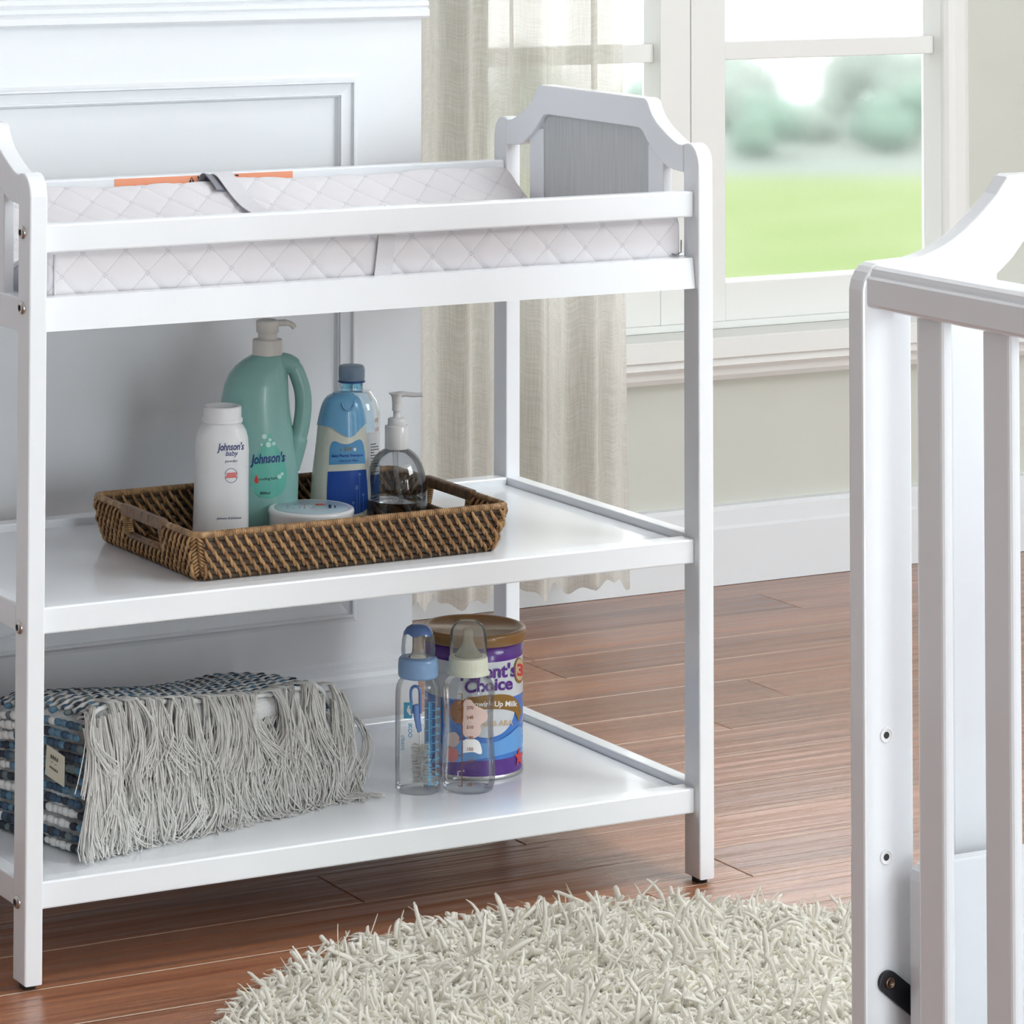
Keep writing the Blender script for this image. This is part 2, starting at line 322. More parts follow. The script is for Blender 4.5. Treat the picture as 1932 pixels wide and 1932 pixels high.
    def build(s, name, mats, parent=None, origin=None):
        if not isinstance(mats, (list, tuple)): mats = [mats]
        base = Vector((0, 0, 0))
        if parent is not None:
            base = Vector(parent['_w']) if '_w' in parent else Vector((0, 0, 0))
        if origin is not None: base = Vector(origin)
        me = bpy.data.meshes.new(name); bx, by, bz = base
        me.from_pydata([(x - bx, y - by, z - bz) for x, y, z in s.v], [], s.f)
        for k in mats: me.materials.append(M[k] if isinstance(k, str) else k)
        me.polygons.foreach_set('material_index', s.m); me.polygons.foreach_set('use_smooth', s.sm); me.update()
        o = bpy.data.objects.new(name, me); COL.objects.link(o)
        if parent is not None:
            o.parent = parent; o['_w'] = tuple(base)
        else:
            o.location = base; o['_w'] = tuple(base)
        return o
def tag(o, label=None, cat=None, group=None, kind=None):
    if label: o['label'] = label
    if cat: o['category'] = cat
    if group: o['group'] = group
    if kind: o['kind'] = kind
    return o
def thing(name, loc, label, cat, group=None):
    o = bpy.data.objects.new(name, None); COL.objects.link(o); o.location = loc; o['_w'] = tuple(loc); o.empty_display_size = 0.05
    return tag(o, label, cat, group)
def struct(name, mb, mats, origin=(0, 0, 0)):
    o = mb.build(name, mats, None, origin); o['kind'] = 'structure'; return o
# flat artwork (text or outlines) mapped on a surface
def text_bm(txt, size, shear=0.0, bold=0.0, align='CENTER', spacing=1.0):
    cu = bpy.data.curves.new('t', 'FONT'); cu.body = txt; cu.size = size; cu.shear = shear; cu.offset = bold; cu.align_x = align; cu.align_y = 'CENTER'; cu.resolution_u = 3
    cu.space_character = spacing
    ob = bpy.data.objects.new('t', cu); COL.objects.link(ob); dg = bpy.context.evaluated_depsgraph_get(); dg.update()
    me = bpy.data.meshes.new_from_object(ob.evaluated_get(dg)); bm = bmesh.new(); bm.from_mesh(me)
    bpy.data.objects.remove(ob); bpy.data.curves.remove(cu); bpy.data.meshes.remove(me); return bm
def poly_bm(pts):
    bm = bmesh.new(); f = bm.faces.new([bm.verts.new((p[0], p[1], 0)) for p in pts]); bmesh.ops.triangulate(bm, faces=[f]); return bm
def add_flat(mb, bm, fn, step=0.003, m=0, scale=(1, 1), off=(0, 0), rot=0.0):
    c, sn = math.cos(rot), math.sin(rot)
    for v in bm.verts:
        x, y = v.co.x * scale[0], v.co.y * scale[1]; v.co = Vector((x * c - y * sn + off[0], x * sn + y * c + off[1], 0))
    if step:
        xs = [v.co.x for v in bm.verts]; ys = [v.co.y for v in bm.verts]
        k = math.floor(min(xs) / step) + 1
        while k * step < max(xs):
            bmesh.ops.bisect_plane(bm, geom=bm.verts[:] + bm.edges[:] + bm.faces[:], plane_co=(k * step, 0, 0), plane_no=(1, 0, 0)); k += 1
        k = math.floor(min(ys) / step / 2) + 1
        while k * step * 2 < max(ys):
            bmesh.ops.bisect_plane(bm, geom=bm.verts[:] + bm.edges[:] + bm.faces[:], plane_co=(0, k * step * 2, 0), plane_no=(0, 1, 0)); k += 1
    bm.verts.index_update()
    mb.add([tuple(fn(v.co.x, v.co.y)) for v in bm.verts], [[v.index for v in f.verts] for f in bm.faces], m, False); bm.free(); return mb
def circ(r, n=20, cx=0, cy=0, ry=None): return [(cx + r * math.cos(2 * PI * k / n), cy + (ry or r) * math.sin(2 * PI * k / n)) for k in range(n)]
def resample(pts, n):
    P = [Vector(p) for p in pts]; L = [0]
    for a, b in zip(P, P[1:]): L.append(L[-1] + (b - a).length)
    out = []; j = 0
    for i in range(n):
        t = L[-1] * i / (n - 1)
        while j < len(P) - 2 and L[j + 1] < t: j += 1
        d = L[j + 1] - L[j]; out.append(P[j].lerp(P[j + 1], (t - L[j]) / d if d else 0))
    return out
def smooth_path(pts, sub=6):
    P = [Vector(p) for p in pts]; out = []
    for i in range(len(P) - 1):
        p0, p1, p2, p3 = P[max(i - 1, 0)], P[i], P[i + 1], P[min(i + 2, len(P) - 1)]
        for k in range(sub):
            t = k / sub; out.append(0.5 * ((2 * p1) + (p2 - p0) * t + (2 * p0 - 5 * p1 + 4 * p2 - p3) * t * t + (3 * p1 - p0 - 3 * p2 + p3) * t ** 3))
    out.append(P[-1]); return out
def pxy(pts, sub=5):   # smooth closed-open 2d path
    return [(v.x, v.y) for v in smooth_path([(a, b, 0) for a, b in pts], sub)]
# ================================================================== THE ROOM
def planks():
    V = []; F = []; T = []; g = 0.0020; d = 0.0006; MI = []
    joints = {0: [0.972], 1: [-0.62, 0.495, 1.62], 10: [1.917, 0.75], 8: [1.31], 6: [1.55], 4: [2.02], 7: [0.9, 2.1]}
    for k in range(-45, 12):
        y0 = 0.0027 + 0.1206 * k; y1 = y0 + 0.1206
        if k in joints:
            js = sorted(joints[k]); xs = [-3.2] + ([js[0] - 1.2] if js[0] - 1.2 > -3.2 else []) + js
            while xs[-1] + 1.2 < 4.4: xs.append(xs[-1] + 1.2)
            xs.append(4.4)
        else:
            s = -3.2 + random.uniform(0.3, 1.2); xs = [-3.2]
            while s < 4.4: xs.append(s); s += 1.2
            xs.append(4.4)
        if y0 > 1.6: continue
        for x0, x1 in zip(xs, xs[1:]):
            t = (random.uniform(0, 10), random.uniform(0, 40), random.uniform(0, 40)); o = len(V)
            for (gx, z) in ((0.0005, -d), (g, 0)):
                V.extend([(x0 + gx, y0 + gx, z), (x1 - gx, y0 + gx, z), (x1 - gx, y1 - gx, z), (x0 + gx, y1 - gx, z)])
            F.append((o + 4, o + 5, o + 6, o + 7))
            for a in range(4):
                b = (a + 1) % 4; F.append((o + a, o + b, o + 4 + b, o + 4 + a))
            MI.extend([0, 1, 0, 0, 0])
            T.extend([t] * 8)
    o = len(V); V.extend([(-3.2, -5.6, -0.0010), (4.4, -5.6, -0.0010), (4.4, 1.6, -0.0010), (-3.2, 1.6, -0.0010), (-3.2, -5.6, -0.05), (4.4, -5.6, -0.05), (4.4, 1.6, -0.05), (-3.2, 1.6, -0.05)])
    F.extend([(o + 3, o + 2, o + 1, o), (o + 4, o + 5, o + 6, o + 7), (o, o + 1, o + 5, o + 4), (o + 1, o + 2, o + 6, o + 5), (o + 2, o + 3, o + 7, o + 6), (o + 3, o, o + 4, o + 7)])
    V[o + 0:o + 4] = [(x, y, -0.0012) for x, y, z in V[o:o + 4]]
    T.extend([(5, 5, 5)] * 8)
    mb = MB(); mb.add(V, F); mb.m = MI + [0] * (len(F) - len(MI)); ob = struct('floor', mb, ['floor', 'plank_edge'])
    a = ob.data.attributes.new('tone', 'FLOAT_VECTOR', 'POINT'); a.data.foreach_set('vector', [c for t in T for c in t])
planks()
# window wall (behind the curtain) with its opening
mb = MB()
mb.box(0.80, 1.44, 1.43, 1.495, 0, 2.75, 0); mb.box(2.441, 4.4, 1.43, 1.495, 0, 2.75, 0)
mb.box(1.44, 2.441, 1.43, 1.495, 0, 0.42, 0); mb.box(1.44, 2.441, 1.43, 1.495, 2.05, 2.75, 0)
struct('wall_back', mb, 'beige')
mb = MB(); mb.box(4.25, 4.4, -5.6, 1.43, 0, 2.75, 0); struct('wall_right', mb, 'room')
mb = MB(); mb.box(-3.2, 4.4, -5.75, -5.6, 0, 2.75, 0); struct('wall_front', mb, 'room')
mb = MB(); mb.box(-3.35, -3.2, -5.6, 1.6, 0, 2.75, 0); struct('wall_side', mb, 'side')
mb = MB(); mb.box(-3.35, 4.4, -5.75, 1.6, 2.75, 2.85, 0); struct('ceiling', mb, 'ceiling')
# white panelled wall that stands behind the changing table
mb = MB(); XL = -3.2; YF = 0.56
mb.box(XL, 0.822, YF + 0.0065, 1.60, 0.41, 2.75, 0); mb.box(XL, 0.8098, YF + 0.0065, 1.60, 0, 0.41, 0)
ZT, ZB, XR, XI = 0.9405, 0.233, 0.7145, -1.35
mb.box(XR - 0.02, 0.822, YF, YF + 0.0066, 0.41, 1.10, 0); mb.box(XR - 0.02, 0.8098, YF, YF + 0.0066, 0, 0.41, 0)
mb.box(XL, XR - 0.02, YF, YF + 0.0066, ZT - 0.02, 1.10, 0); mb.box(XL, XR - 0.02, YF, YF + 0.0066, 0, ZB + 0.02, 0); mb.box(XL, XI + 0.02, YF, YF + 0.0066, 0, 1.1, 0)
struct('wall_left', mb, 'panel_white')
# picture-frame moulding, mitred at the corners
prof = [(-0.010, 0.0), (-0.006, 0.0015), (-0.0025, 0.0055), (-0.0012, 0.0095), (0.0014, 0.0095), (0.003, 0.0040), (0.0045, 0.0035), (0.0150, 0.0008), (0.0160, 0.0040), (0.0182, 0.0040), (0.0195, -0.0020), (0.0225, -0.0064)]
mb = MB(); V = []
for d, h in prof:
    for (x, z) in ((XI + d, ZB + d), (XR - d, ZB + d), (XR - d, ZT - d), (XI + d, ZT - d)): V.append((x, YF - h, z))
F = [(i * 4 + k, i * 4 + (k + 1) % 4, (i + 1) * 4 + (k + 1) % 4, (i + 1) * 4 + k) for i in range(len(prof) - 1) for k in range(4)]
mb.add(V, F); struct('trim_1', mb, 'panel_white')
mb = MB(); cr = [(0.5602, 1.0222), (0.548, 1.0225), (0.5445, 1.026), (0.5445, 1.034), (0.5495, 1.037), (0.5465, 1.040), (0.5465, 1.0455), (0.5515, 1.048), (0.549, 1.051), (0.549, 1.057), (0.553, 1.060), (0.5515, 1.064), (0.5515, 1.085), (0.540, 1.10), (0.525, 1.125), (0.5602, 1.125)]
mb.prism(cr, 'x', XL, 0.826); struct('trim_2', mb, 'panel_white')
mb = MB(); cr = [(0.5602, 0.172), (0.5565, 0.168), (0.5565, 0.160), (0.551, 0.156), (0.549, 0.150), (0.549, 0.1435), (0.544, 0.140), (0.543, 0.06), (0.538, 0.055), (0.538, 0.0005), (0.5602, 0.0005)]
mb.prism(cr, 'x', XL, 0.8098); struct('trim_3', mb, 'panel_white')
# baseboard, sill and its mouldings
mb = MB(); mb.prism([(1.4302, 0.0005), (1.410, 0.0005), (1.410, 0.094), (1.4125, 0.099), (1.4145, 0.124), (1.419, 0.131), (1.4302, 0.133)], 'x', 0.83, 4.25); struct('baseboard_back', mb, 'panel_white')
mb = MB(); mb.prism([(1.4302, 0.427), (1.352, 0.4265), (1.350, 0.4245), (1.350, 0.393), (1.354, 0.390), (1.362, 0.389), (1.360, 0.378), (1.366, 0.3725), (1.378, 0.371), (1.382, 0.358), (1.390, 0.349), (1.4302, 0.3475)], 'x', 0.90, 4.25); struct('trim_4', mb, 'trim')
# window: two sashes
def sash(name, x0, x1, xs0, xs1):
    """x0..x1 outer frame, xs0..xs1 the glazed opening"""
    r = bpy.data.objects.new(name, None); COL.objects.link(r); r.location = ((x0 + x1) / 2, 1.46, 0.43); r['_w'] = tuple(r.location); r['kind'] = 'structure'
    mb = MB(); mb.box(x0, xs0, 1.43, 1.49, 0.44, 2.04, 0.002); mb.box(xs1, x1, 1.43, 1.49, 0.44, 2.04, 0.002)
    mb.box(xs0, xs1, 1.431, 1.49, 0.44, 0.5045, 0.002); mb.box(xs0, xs1, 1.431, 1.49, 1.96, 2.04, 0.002)
    mb.build('window_frame', 'trim', r)
    mb = MB(); mb.box(xs0, xs1, 1.452, 1.482, 0.8815, 0.9125, 0.002); mb.build('muntin', 'trim', r)
    mb = MB(); mb.box(xs0, xs1, 1.452, 1.482, 1.40, 1.43, 0.002); mb.build('muntin', 'trim', r)
    mb = MB(); mb.box(xs0 - 0.003, xs1 + 0.003, 1.4795, 1.4835, 0.50, 1.965, 0); mb.build('pane', 'glass', r)
sash('window_1', 1.435, 1.8505, 1.450, 1.7895)
sash('window_2', 1.8520, 2.4100, 1.9220, 2.3830)
mb = MB(); mb.prism([(2.383, 1.4299), (2.384, 1.424), (2.390, 1.418), (2.402, 1.415), (2.424, 1.415), (2.434, 1.419), (2.4405, 1.426), (2.4405, 1.4299)], 'z', 0.4275, 2.05); struct('trim_5', mb, 'trim')
mb = MB(); mb.box(1.44, 2.441, 1.433, 1.49, 0.4272, 0.4398, 0.001); struct('trim_6', mb, 'trim')
# ================================================================== OUTSIDE
FH = Vector((CF.x, CF.y, 0)).normalized(); RH = Vector((CR.x, CR.y, 0)).normalized()
def far(D, lat, z): p = CAMP + FH * D + RH * lat; return Vector((p.x, p.y, z))
GZ = -8.0
def ground(name, D0, D1, z, m, lab, cat):
    mb = MB(); a = [far(D0, -30, z), far(D0, 60, z), far(D1, 60, z), far(D1, -30, z)]; mb.add(a + [p - Vector((0, 0, 0.3)) for p in a], [(0, 1, 2, 3), (7, 6, 5, 4), (0, 4, 5, 1), (1, 5, 6, 2), (2, 6, 7, 3), (3, 7, 4, 0)])
    o = mb.build(name, m); tag(o, lab, cat, kind='stuff')
ground('lawn', 9, 95.5, GZ, 'lawn', 'bright green lawn seen through the window', 'lawn')
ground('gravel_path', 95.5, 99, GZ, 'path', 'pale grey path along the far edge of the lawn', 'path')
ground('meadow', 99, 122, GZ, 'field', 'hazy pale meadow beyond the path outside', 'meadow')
def blob_tree(D, lat, h, wd, leaf, label, kindname='tree', n=9, cone=False):
    base = far(D, lat, GZ); r = thing(kindname, base, label, 'tree', 'hazy trees beyond the lawn')
    mb = MB(); mb.tube([base + Vector((0, 0, 0.0)), base + Vector((0, 0, h * 0.5))], [h * 0.03, h * 0.015], 8); mb.build('trunk', 'bark', r)
    mb = MB(); bm = bmesh.new(); rr = random.Random(int(D * 7 + lat * 13))
    for i in range(n):
        if cone: t = i / (n - 1); c = Vector((0, 0, h * (0.2 + 0.75 * t))); q = wd * 0.5 * (1.02 - t) + 0.05
        else:
            a = rr.uniform(0, 2 * PI); t = rr.uniform(0.30, 0.82); q = wd * rr.uniform(0.20, 0.34); k = wd * 0.5 * math.sin(min(1, max(0, 1.25 - t)) * PI * 0.5) - q * 0.6
            c = Vector((math.cos(a) * k, math.sin(a) * k, h * t))
        ret = bmesh.ops.create_icosphere(bm, subdivisions=3, radius=q)
        for v in ret['verts']:
            nrm = v.co.normalized(); v.co = v.co * (1 + 0.12 * math.sin(nrm.x * 9 + i) * math.sin(nrm.y * 8) * math.cos(nrm.z * 7 + i)); v.co += c + base; v.co.z = max(v.co.z, GZ + 0.03)
    mb.from_bm(bm, 0, True); mb.build('crown', leaf, r)
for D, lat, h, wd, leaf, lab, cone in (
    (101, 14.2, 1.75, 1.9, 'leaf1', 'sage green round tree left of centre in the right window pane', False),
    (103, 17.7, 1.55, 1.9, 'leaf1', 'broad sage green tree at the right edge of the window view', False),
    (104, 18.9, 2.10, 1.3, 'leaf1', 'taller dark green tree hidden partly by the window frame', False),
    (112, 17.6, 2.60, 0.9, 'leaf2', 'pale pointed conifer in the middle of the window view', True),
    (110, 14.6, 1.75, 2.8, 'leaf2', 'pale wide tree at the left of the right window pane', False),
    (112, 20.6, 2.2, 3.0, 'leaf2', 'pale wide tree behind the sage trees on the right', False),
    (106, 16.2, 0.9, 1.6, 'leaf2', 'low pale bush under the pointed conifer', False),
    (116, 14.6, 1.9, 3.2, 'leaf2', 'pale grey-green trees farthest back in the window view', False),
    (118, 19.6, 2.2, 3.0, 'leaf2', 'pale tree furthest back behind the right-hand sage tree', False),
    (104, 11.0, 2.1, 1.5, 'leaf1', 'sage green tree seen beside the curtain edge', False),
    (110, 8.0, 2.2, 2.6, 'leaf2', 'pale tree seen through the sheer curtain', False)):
    blob_tree(D, lat, h, wd, leaf, lab, 'conifer' if cone else 'tree', cone=cone)
# ================================================================== CURTAIN
cur = thing('curtain', (1.38, 1.29, 0.05), 'cream linen sheer curtain hanging in folds beside the window', 'curtain')
mb = MB(); NU, NV = 260, 60; uvs = []
def fold(x, t):
    ph = [(0.0, 0.018), (0.055, 0.02), (0.075, 0.012)]
    y = 1.29 + 0.021 * math.sin((x - 1.1) * 2 * PI / 0.078 + 0.35 * math.sin(t * 3)) + 0.010 * math.sin((x - 1.1) * 2 * PI / 0.047 + 1.1 + 0.5 * t) + 0.006 * math.sin(x * 31 + t * 2)
    return y
def cf(i, j):
    s = i / (NU - 1); t = j / (NV - 1)
    x = 1.10 + s * (0.515 + 0.010 * (1 - t)) + 0.004 * math.sin(t * 4 + s * 9)
    zb = 0.052 + 0.008 * math.sin(s * 61) + 0.004 * math.sin(s * 170)
    return (x, fold(x, t), zb + (2.30 - zb) * t)
mb.grid(cf, NU, NV)
c = mb.build('curtain_panel', 'curtain', cur)
uvl = c.data.uv_layers.new(name='UVMap'); idx = np.empty(len(c.data.loops), int); c.data.loops.foreach_get('vertex_index', idx)
uu = np.stack([(idx % NU) / (NU - 1) * 0.9, (idx // NU) / (NV - 1) * 2.25], 1).astype('f'); uvl.data.foreach_set('uv', uu.ravel())
mb = MB(); mb.tube([(1.05, 1.30, 2.31), (2.75, 1.30, 2.31)], 0.012, 16); tag(mb.build('curtain_rod', 'chrome', None, (1.9, 1.30, 2.31)), 'metal rod that the linen curtain hangs from', 'curtain rod')
# ================================================================== CHANGING TABLE
LT, WT, LW, LD = 0.914, 0.487, 0.0217, 0.0336
tab = thing('changing_table', (0.457, 0.2435, 0), 'white wooden changing table with two open shelves and arched ends', 'changing table')
def legmesh(x0, front):
    y = lambda a: a if front else WT - a
    pts = [(0, 0.006), (LD, 0.006), (LD, 0.8925), (0.026, 0.8942), (0.018, 0.8938), (0.0115, 0.8905), (0.006, 0.885), (0.0025, 0.878), (0.0006, 0.869)]
    mb = MB(); mb.prism([(y(a), z) for a, z in pts], 'x', x0, x0 + LW, 0.002); return mb
for x0 in (0, LT - LW):
    for fr in (True, False):
        lg = legmesh(x0, fr).build('leg', 'white', tab)
        cyy = LD / 2 if fr else WT - LD / 2
        mb = MB(); mb.lathe([(0.0088, 0), (0.0095, 0.001), (0.0095, 0.006), (0.0085, 0.007)], (x0 + LW / 2, cyy, 0.0002), 20); mb.build('foot_pad', 'foot', lg)
UP = [(0.0330, 0.8915), (0.0394, 0.8913), (0.0455, 0.8920), (0.0520, 0.8942), (0.0620, 0.8985), (0.0722, 0.9036), (0.0830, 0.9092), (0.0925, 0.9150), (0.1010, 0.9225), (0.1075, 0.9310), (0.1115, 0.9385), (0.1160, 0.9418), (0.1220, 0.9428)]
LO = [(0.0330, 0.8575), (0.0430, 0.8580), (0.0560, 0.8588), (0.0700, 0.8618), (0.0830, 0.8672), (0.0960, 0.8752), (0.1070, 0.8835), (0.1160, 0.8920), (0.1230, 0.9000), (0.1300, 0.9040), (0.1380, 0.9050)]
def mir(p): return [(WT - a, z) for a, z in p[::-1]]
arch = UP + mir(UP) + (LO + mir(LO))[::-1]
for x0, inn in ((0.0, 1), (LT - LW, -1)):
    mb = MB(); mb.prism(arch, 'x', x0 + (0.0018 if inn > 0 else -0.0008), x0 + (0.0225 if inn > 0 else 0.0199), 0.0016); mb.build('arched_rail', 'white', tab)
    xa, xb = x0 + 0.0045, x0 + 0.0175
    mb = MB(); mb.box(xa, xb, 0.0845, 0.1192, 0.752, 0.885, 0.0015); mb.build('stile', 'white', tab)
    mb = MB(); mb.box(xa, xb, WT - 0.1192, WT - 0.0845, 0.752, 0.885, 0.0015); mb.build('stile', 'white', tab)
    mb = MB(); mb.prism([(0.1200, 0.750), (0.1200, 0.893), (0.1300, 0.9055), (WT - 0.1300, 0.9055), (WT - 0.1200, 0.893), (WT - 0.1200, 0.750)], 'x', x0 + 0.0060, x0 + 0.0160, 0.0006); tag(mb.build('end_panel', 'greywood', tab), 'grey wood-grain insert panel')
    mb = MB(); mb.box(x0 + 0.001, x0 + LW - 0.001, LD - 0.001, WT - LD + 0.001, 0.7170, 0.7545, 0.0015); mb.build('end_rail', 'white', tab)
XA, XB = LW - 0.0005, LT - LW + 0.0005
def rail(name, y0, y1, z0, z1, tilt=0.0):
    mb = MB(); mb.prism([(y0 - tilt, z0), (y1, z0), (y1, z1), (y0, z1)], 'x', XA, XB, 0.0018)
    return mb.build(name, 'white', tab)
def railb(name, x0, x1, y0, y1, z0, z1, bev=0.0022):
    mb = MB(); mb.box(x0, x1, y0, y1, z0, z1, bev); return mb.build(name, 'white', tab)
railb('guard_rail', XA, XB, 0.0111, 0.0291, 0.8049, 0.8364); rail('guard_rail', 0.0111, 0.0291, 0.7184, 0.7553, 0.0045)
brail = railb('guard_rail', XA, XB, 0.4580, 0.4760, 0.8049, 0.8368); railb('guard_rail', XA, XB, 0.4580, 0.4760, 0.7184, 0.7553)
mb = MB(); mb.box(XA + 0.001, XB - 0.001, 0.030, 0.457, 0.722, 0.734, 0.001); mb.build('deck_board', 'white', tab)
for (zs, zt, zb) in ((0.407, 0.4140, 0.3844), (0.107, 0.1139, 0.0838)):
    mb = MB(); mb.box(XA + 0.0012, XB - 0.0012, 0.034, 0.4523, zs - 0.012, zs, 0.0005); mb.build('shelf_board', 'white', tab)
    railb('shelf_rail', XA, XB, 0.0111, 0.0355, zb, zt); railb('shelf_rail', XA, XB, 0.4520, 0.4760, zb, zt + 0.003)
    for x0 in (0.0, LT - LW): railb('shelf_rail', x0 + 0.0006, x0 + LW - 0.0006, LD - 0.001, WT - LD + 0.001, zb + 0.002, zt + 0.003)
# bolts in the left legs and right legs
def bolt(x, y, z, side, parent, mt='chrome', r=0.0074):
    mb = MB(); pf = [(r, 0), (r, 0.0012), (r * 0.82, 0.0032), (r * 0.50, 0.0036), (r * 0.42, 0.0024), (0.0008, 0.0022)]
    n = 24; V = []
    for rr, h in pf:
        for k in range(n): a = 2 * PI * k / n; V.append((x + side * (h - 0.0002), y + rr * math.cos(a), z + rr * math.sin(a)))
    F = [(i * n + k, i * n + (k + 1) % n, (i + 1) * n + (k + 1) % n, (i + 1) * n + k) for i in range(len(pf) - 1) for k in range(n)]
    mb.add(V, F[:n * 3], 0, True); mb.add(V, F[n * 3:], 1, True); return mb.build('bolt', [mt, 'dark'], parent)
for z in (0.8285, 0.7448, 0.3930, 0.0932):
    for y in (0.0205, WT - 0.0205):
        bolt(0.0, y, z, -1, tab); bolt(LT, y, z, 1, tab)
# orange warning label on the inner face of the back rail
mb = MB(); mb.box(0.3166, 0.5712, 0.4574, 0.4580, 0.808, 0.8350, 0); lab = tag(mb.build('warning_label', 'orange', tab), 'orange warning label')
def onback(x, z): return (x, 0.4573, z)
mb = MB(); add_flat(mb, text_bm('WARNING', 0.0115, 0, 0.0004, 'LEFT', 1.1), onback, 0, 0, (1, 1), (0.4335, 0.8290))
tri = [(0, 0.0085), (-0.0052, -0.0005), (0.0052, -0.0005)]
add_flat(mb, poly_bm(tri), onback, 0, 0, (1, 1), (0.4250, 0.8250)); mb.build('warning_text', 'ink', lab)
mb = MB(); add_flat(mb, text_bm('!', 0.0078, 0, 0.0003), lambda x, z: (x, 0.4571, z), 0, 0, (1, 1), (0.4250, 0.8280)); mb.build('warning_symbol', 'orange', lab)
# ================================================================== CHANGING PAD
pad = thing('changing_pad', (0.465, 0.244, 0.734), 'light grey quilted contoured changing pad on top of the changing table', 'changing pad')
prof = [(0.0345, 0.7350), (0.0335, 0.7450), (0.0330, 0.7700), (0.0335, 0.7950), (0.0380, 0.8050), (0.0500, 0.8110), (0.0700, 0.8100), (0.0950, 0.7980), (0.1300, 0.7820), (0.1800, 0.7720), (0.2450, 0.7690), (0.3000, 0.7720), (0.3450, 0.7800), (0.3850, 0.7930), (0.4150, 0.8100), (0.4330, 0.8235), (0.4430, 0.8283), (0.4500, 0.8270), (0.4555, 0.8200), (0.4565, 0.7900), (0.4560, 0.7350)]
pp = resample([(0, a, b) for a, b in prof], 230)
X0, X1 = 0.0335, 0.8905; nu = 620; nv = len(pp); per = 0.0535
arc = [0]
for a, b in zip(pp, pp[1:]): arc.append(arc[-1] + (b - a).length)
V = np.zeros((nv, nu, 3)); U = np.zeros((nv, nu, 2))
for j in range(nv):
    t = (pp[min(j + 1, nv - 1)] - pp[max(j - 1, 0)]).normalized(); nn = Vector((0, -t.z, t.y))
    s = np.linspace(0, 1, nu); x = X0 + (X1 - X0) * s; u = x / per; v = np.full(nu, arc[j] / per + 0.28)
    d = np.minimum(np.abs(((u + v) + .5) % 1 - .5), np.abs(((u - v) + .5) % 1 - .5)); h = 0.0019 * (1 - np.exp(-d / 0.10)) - 0.0008
    e = np.minimum(s, 1 - s) * (X1 - X0); edge = np.clip(e / 0.010, 0, 1); rnd = np.sqrt(np.clip(1 - (1 - edge) ** 2, 0, 1))
    wob = 0.0016 * np.sin(x * 21 + j * 0.02) + 0.001 * np.sin(x * 47 + j * .05)
    off = h * edge - 0.010 * (1 - rnd)
    V[j, :, 0] = x; V[j, :, 1] = pp[j].y + nn.y * off; V[j, :, 2] = np.maximum(pp[j].z + nn.z * off + wob * edge * (1 if pp[j].z > 0.75 else 0), 0.7345)
    U[j, :, 0] = u; U[j, :, 1] = v
V[:, :, 1] = np.clip(V[:, :, 1], 0.0305, 0.4566)
mb = MB(); mb.grid(lambda i, j: V[j, i], nu, nv)
cover = mb.build('pad_cover', 'pad', pad)
uvl = cover.data.uv_layers.new(name='UVMap'); idx = np.empty(len(cover.data.loops), int); cover.data.loops.foreach_get('vertex_index', idx)
uvl.data.foreach_set('uv', U.reshape(-1, 2)[idx].astype('f').ravel())
# end caps and piping
for x, nm_ in ((X0 + 0.0005, 0), (X1 - 0.0005, 1)):
    mb = MB(); o = [(x, min(max(V[j, -1 if nm_ else 0, 1], 0.040), 0.450), V[j, -1 if nm_ else 0, 2]) for j in range(nv)]; o2 = [(x, p[1], 0.735) for p in o]
    mb.add(o + o2, [(k, k + 1, nv + k + 1, nv + k) for k in range(nv - 1)], 0, False); mb.build('pad_end', 'pad_edge', pad)
mb = MB(); mb.tube([(0.0445, 0.0318, 0.736), (0.0442, 0.0312, 0.76), (0.0445, 0.0318, 0.80)], 0.0016, 8); mb.build('piping', 'pad_edge', pad)
mb = MB(); mb.tube([(0.8745, 0.0312, 0.7585), (0.8800, 0.0308, 0.7570), (0.8875, 0.0315, 0.7600), (0.8880, 0.0320, 0.7750)], 0.0008, 8); mb.build('piping', 'strap_dark', pad)
def band(path, width, thick, wdir=Vector((1, 0, 0))):
    """flat strap swept along a path"""
    P = smooth_path(path, 8); mb = MB(); V = []; F = []
    for i, p in enumerate(P):
        t = (P[min(i + 1, len(P) - 1)] - P[max(i - 1, 0)]).normalized(); wd = (wdir - t * wdir.dot(t)).normalized(); n = t.cross(wd)
        for a, b in ((-1, -1), (1, -1), (1, 1), (-1, 1)): V.append(p + wd * (a * width / 2) + n * (b * thick / 2))
    for i in range(len(P) - 1):
        for k in range(4): F.append((i * 4 + k, i * 4 + (k + 1) % 4, (i + 1) * 4 + (k + 1) % 4, (i + 1) * 4 + k))
    F += [(3, 2, 1, 0), tuple(len(V) - 4 + k for k in range(4))]
    mb.add(V, F, 0, False); return mb
band([(0.463, 0.0305, 0.737), (0.4655, 0.0290, 0.760), (0.4690, 0.0290, 0.785), (0.4720, 0.0300, 0.803)], 0.0225, 0.0016).build('strap', 'strap', pad)
band([(0.456, 0.4572, 0.800), (0.457, 0.4570, 0.826), (0.459, 0.4500, 0.8375), (0.462, 0.4380, 0.8365), (0.466, 0.4220, 0.8240), (0.471, 0.4020, 0.8090), (0.476, 0.3800, 0.7985), (0.486, 0.3300, 0.7860)], 0.0255, 0.0014, Vector((1, 0.25, 0.12))).build('strap', 'strap', pad)
band([(0.4420, 0.4560, 0.812), (0.4415, 0.4520, 0.8310), (0.4440, 0.4440, 0.8365), (0.4480, 0.4330, 0.8290), (0.4500, 0.4200, 0.8190)], 0.018, 0.0014, Vector((1, 0.1, -0.2))).build('strap', 'strap_dark', pad)
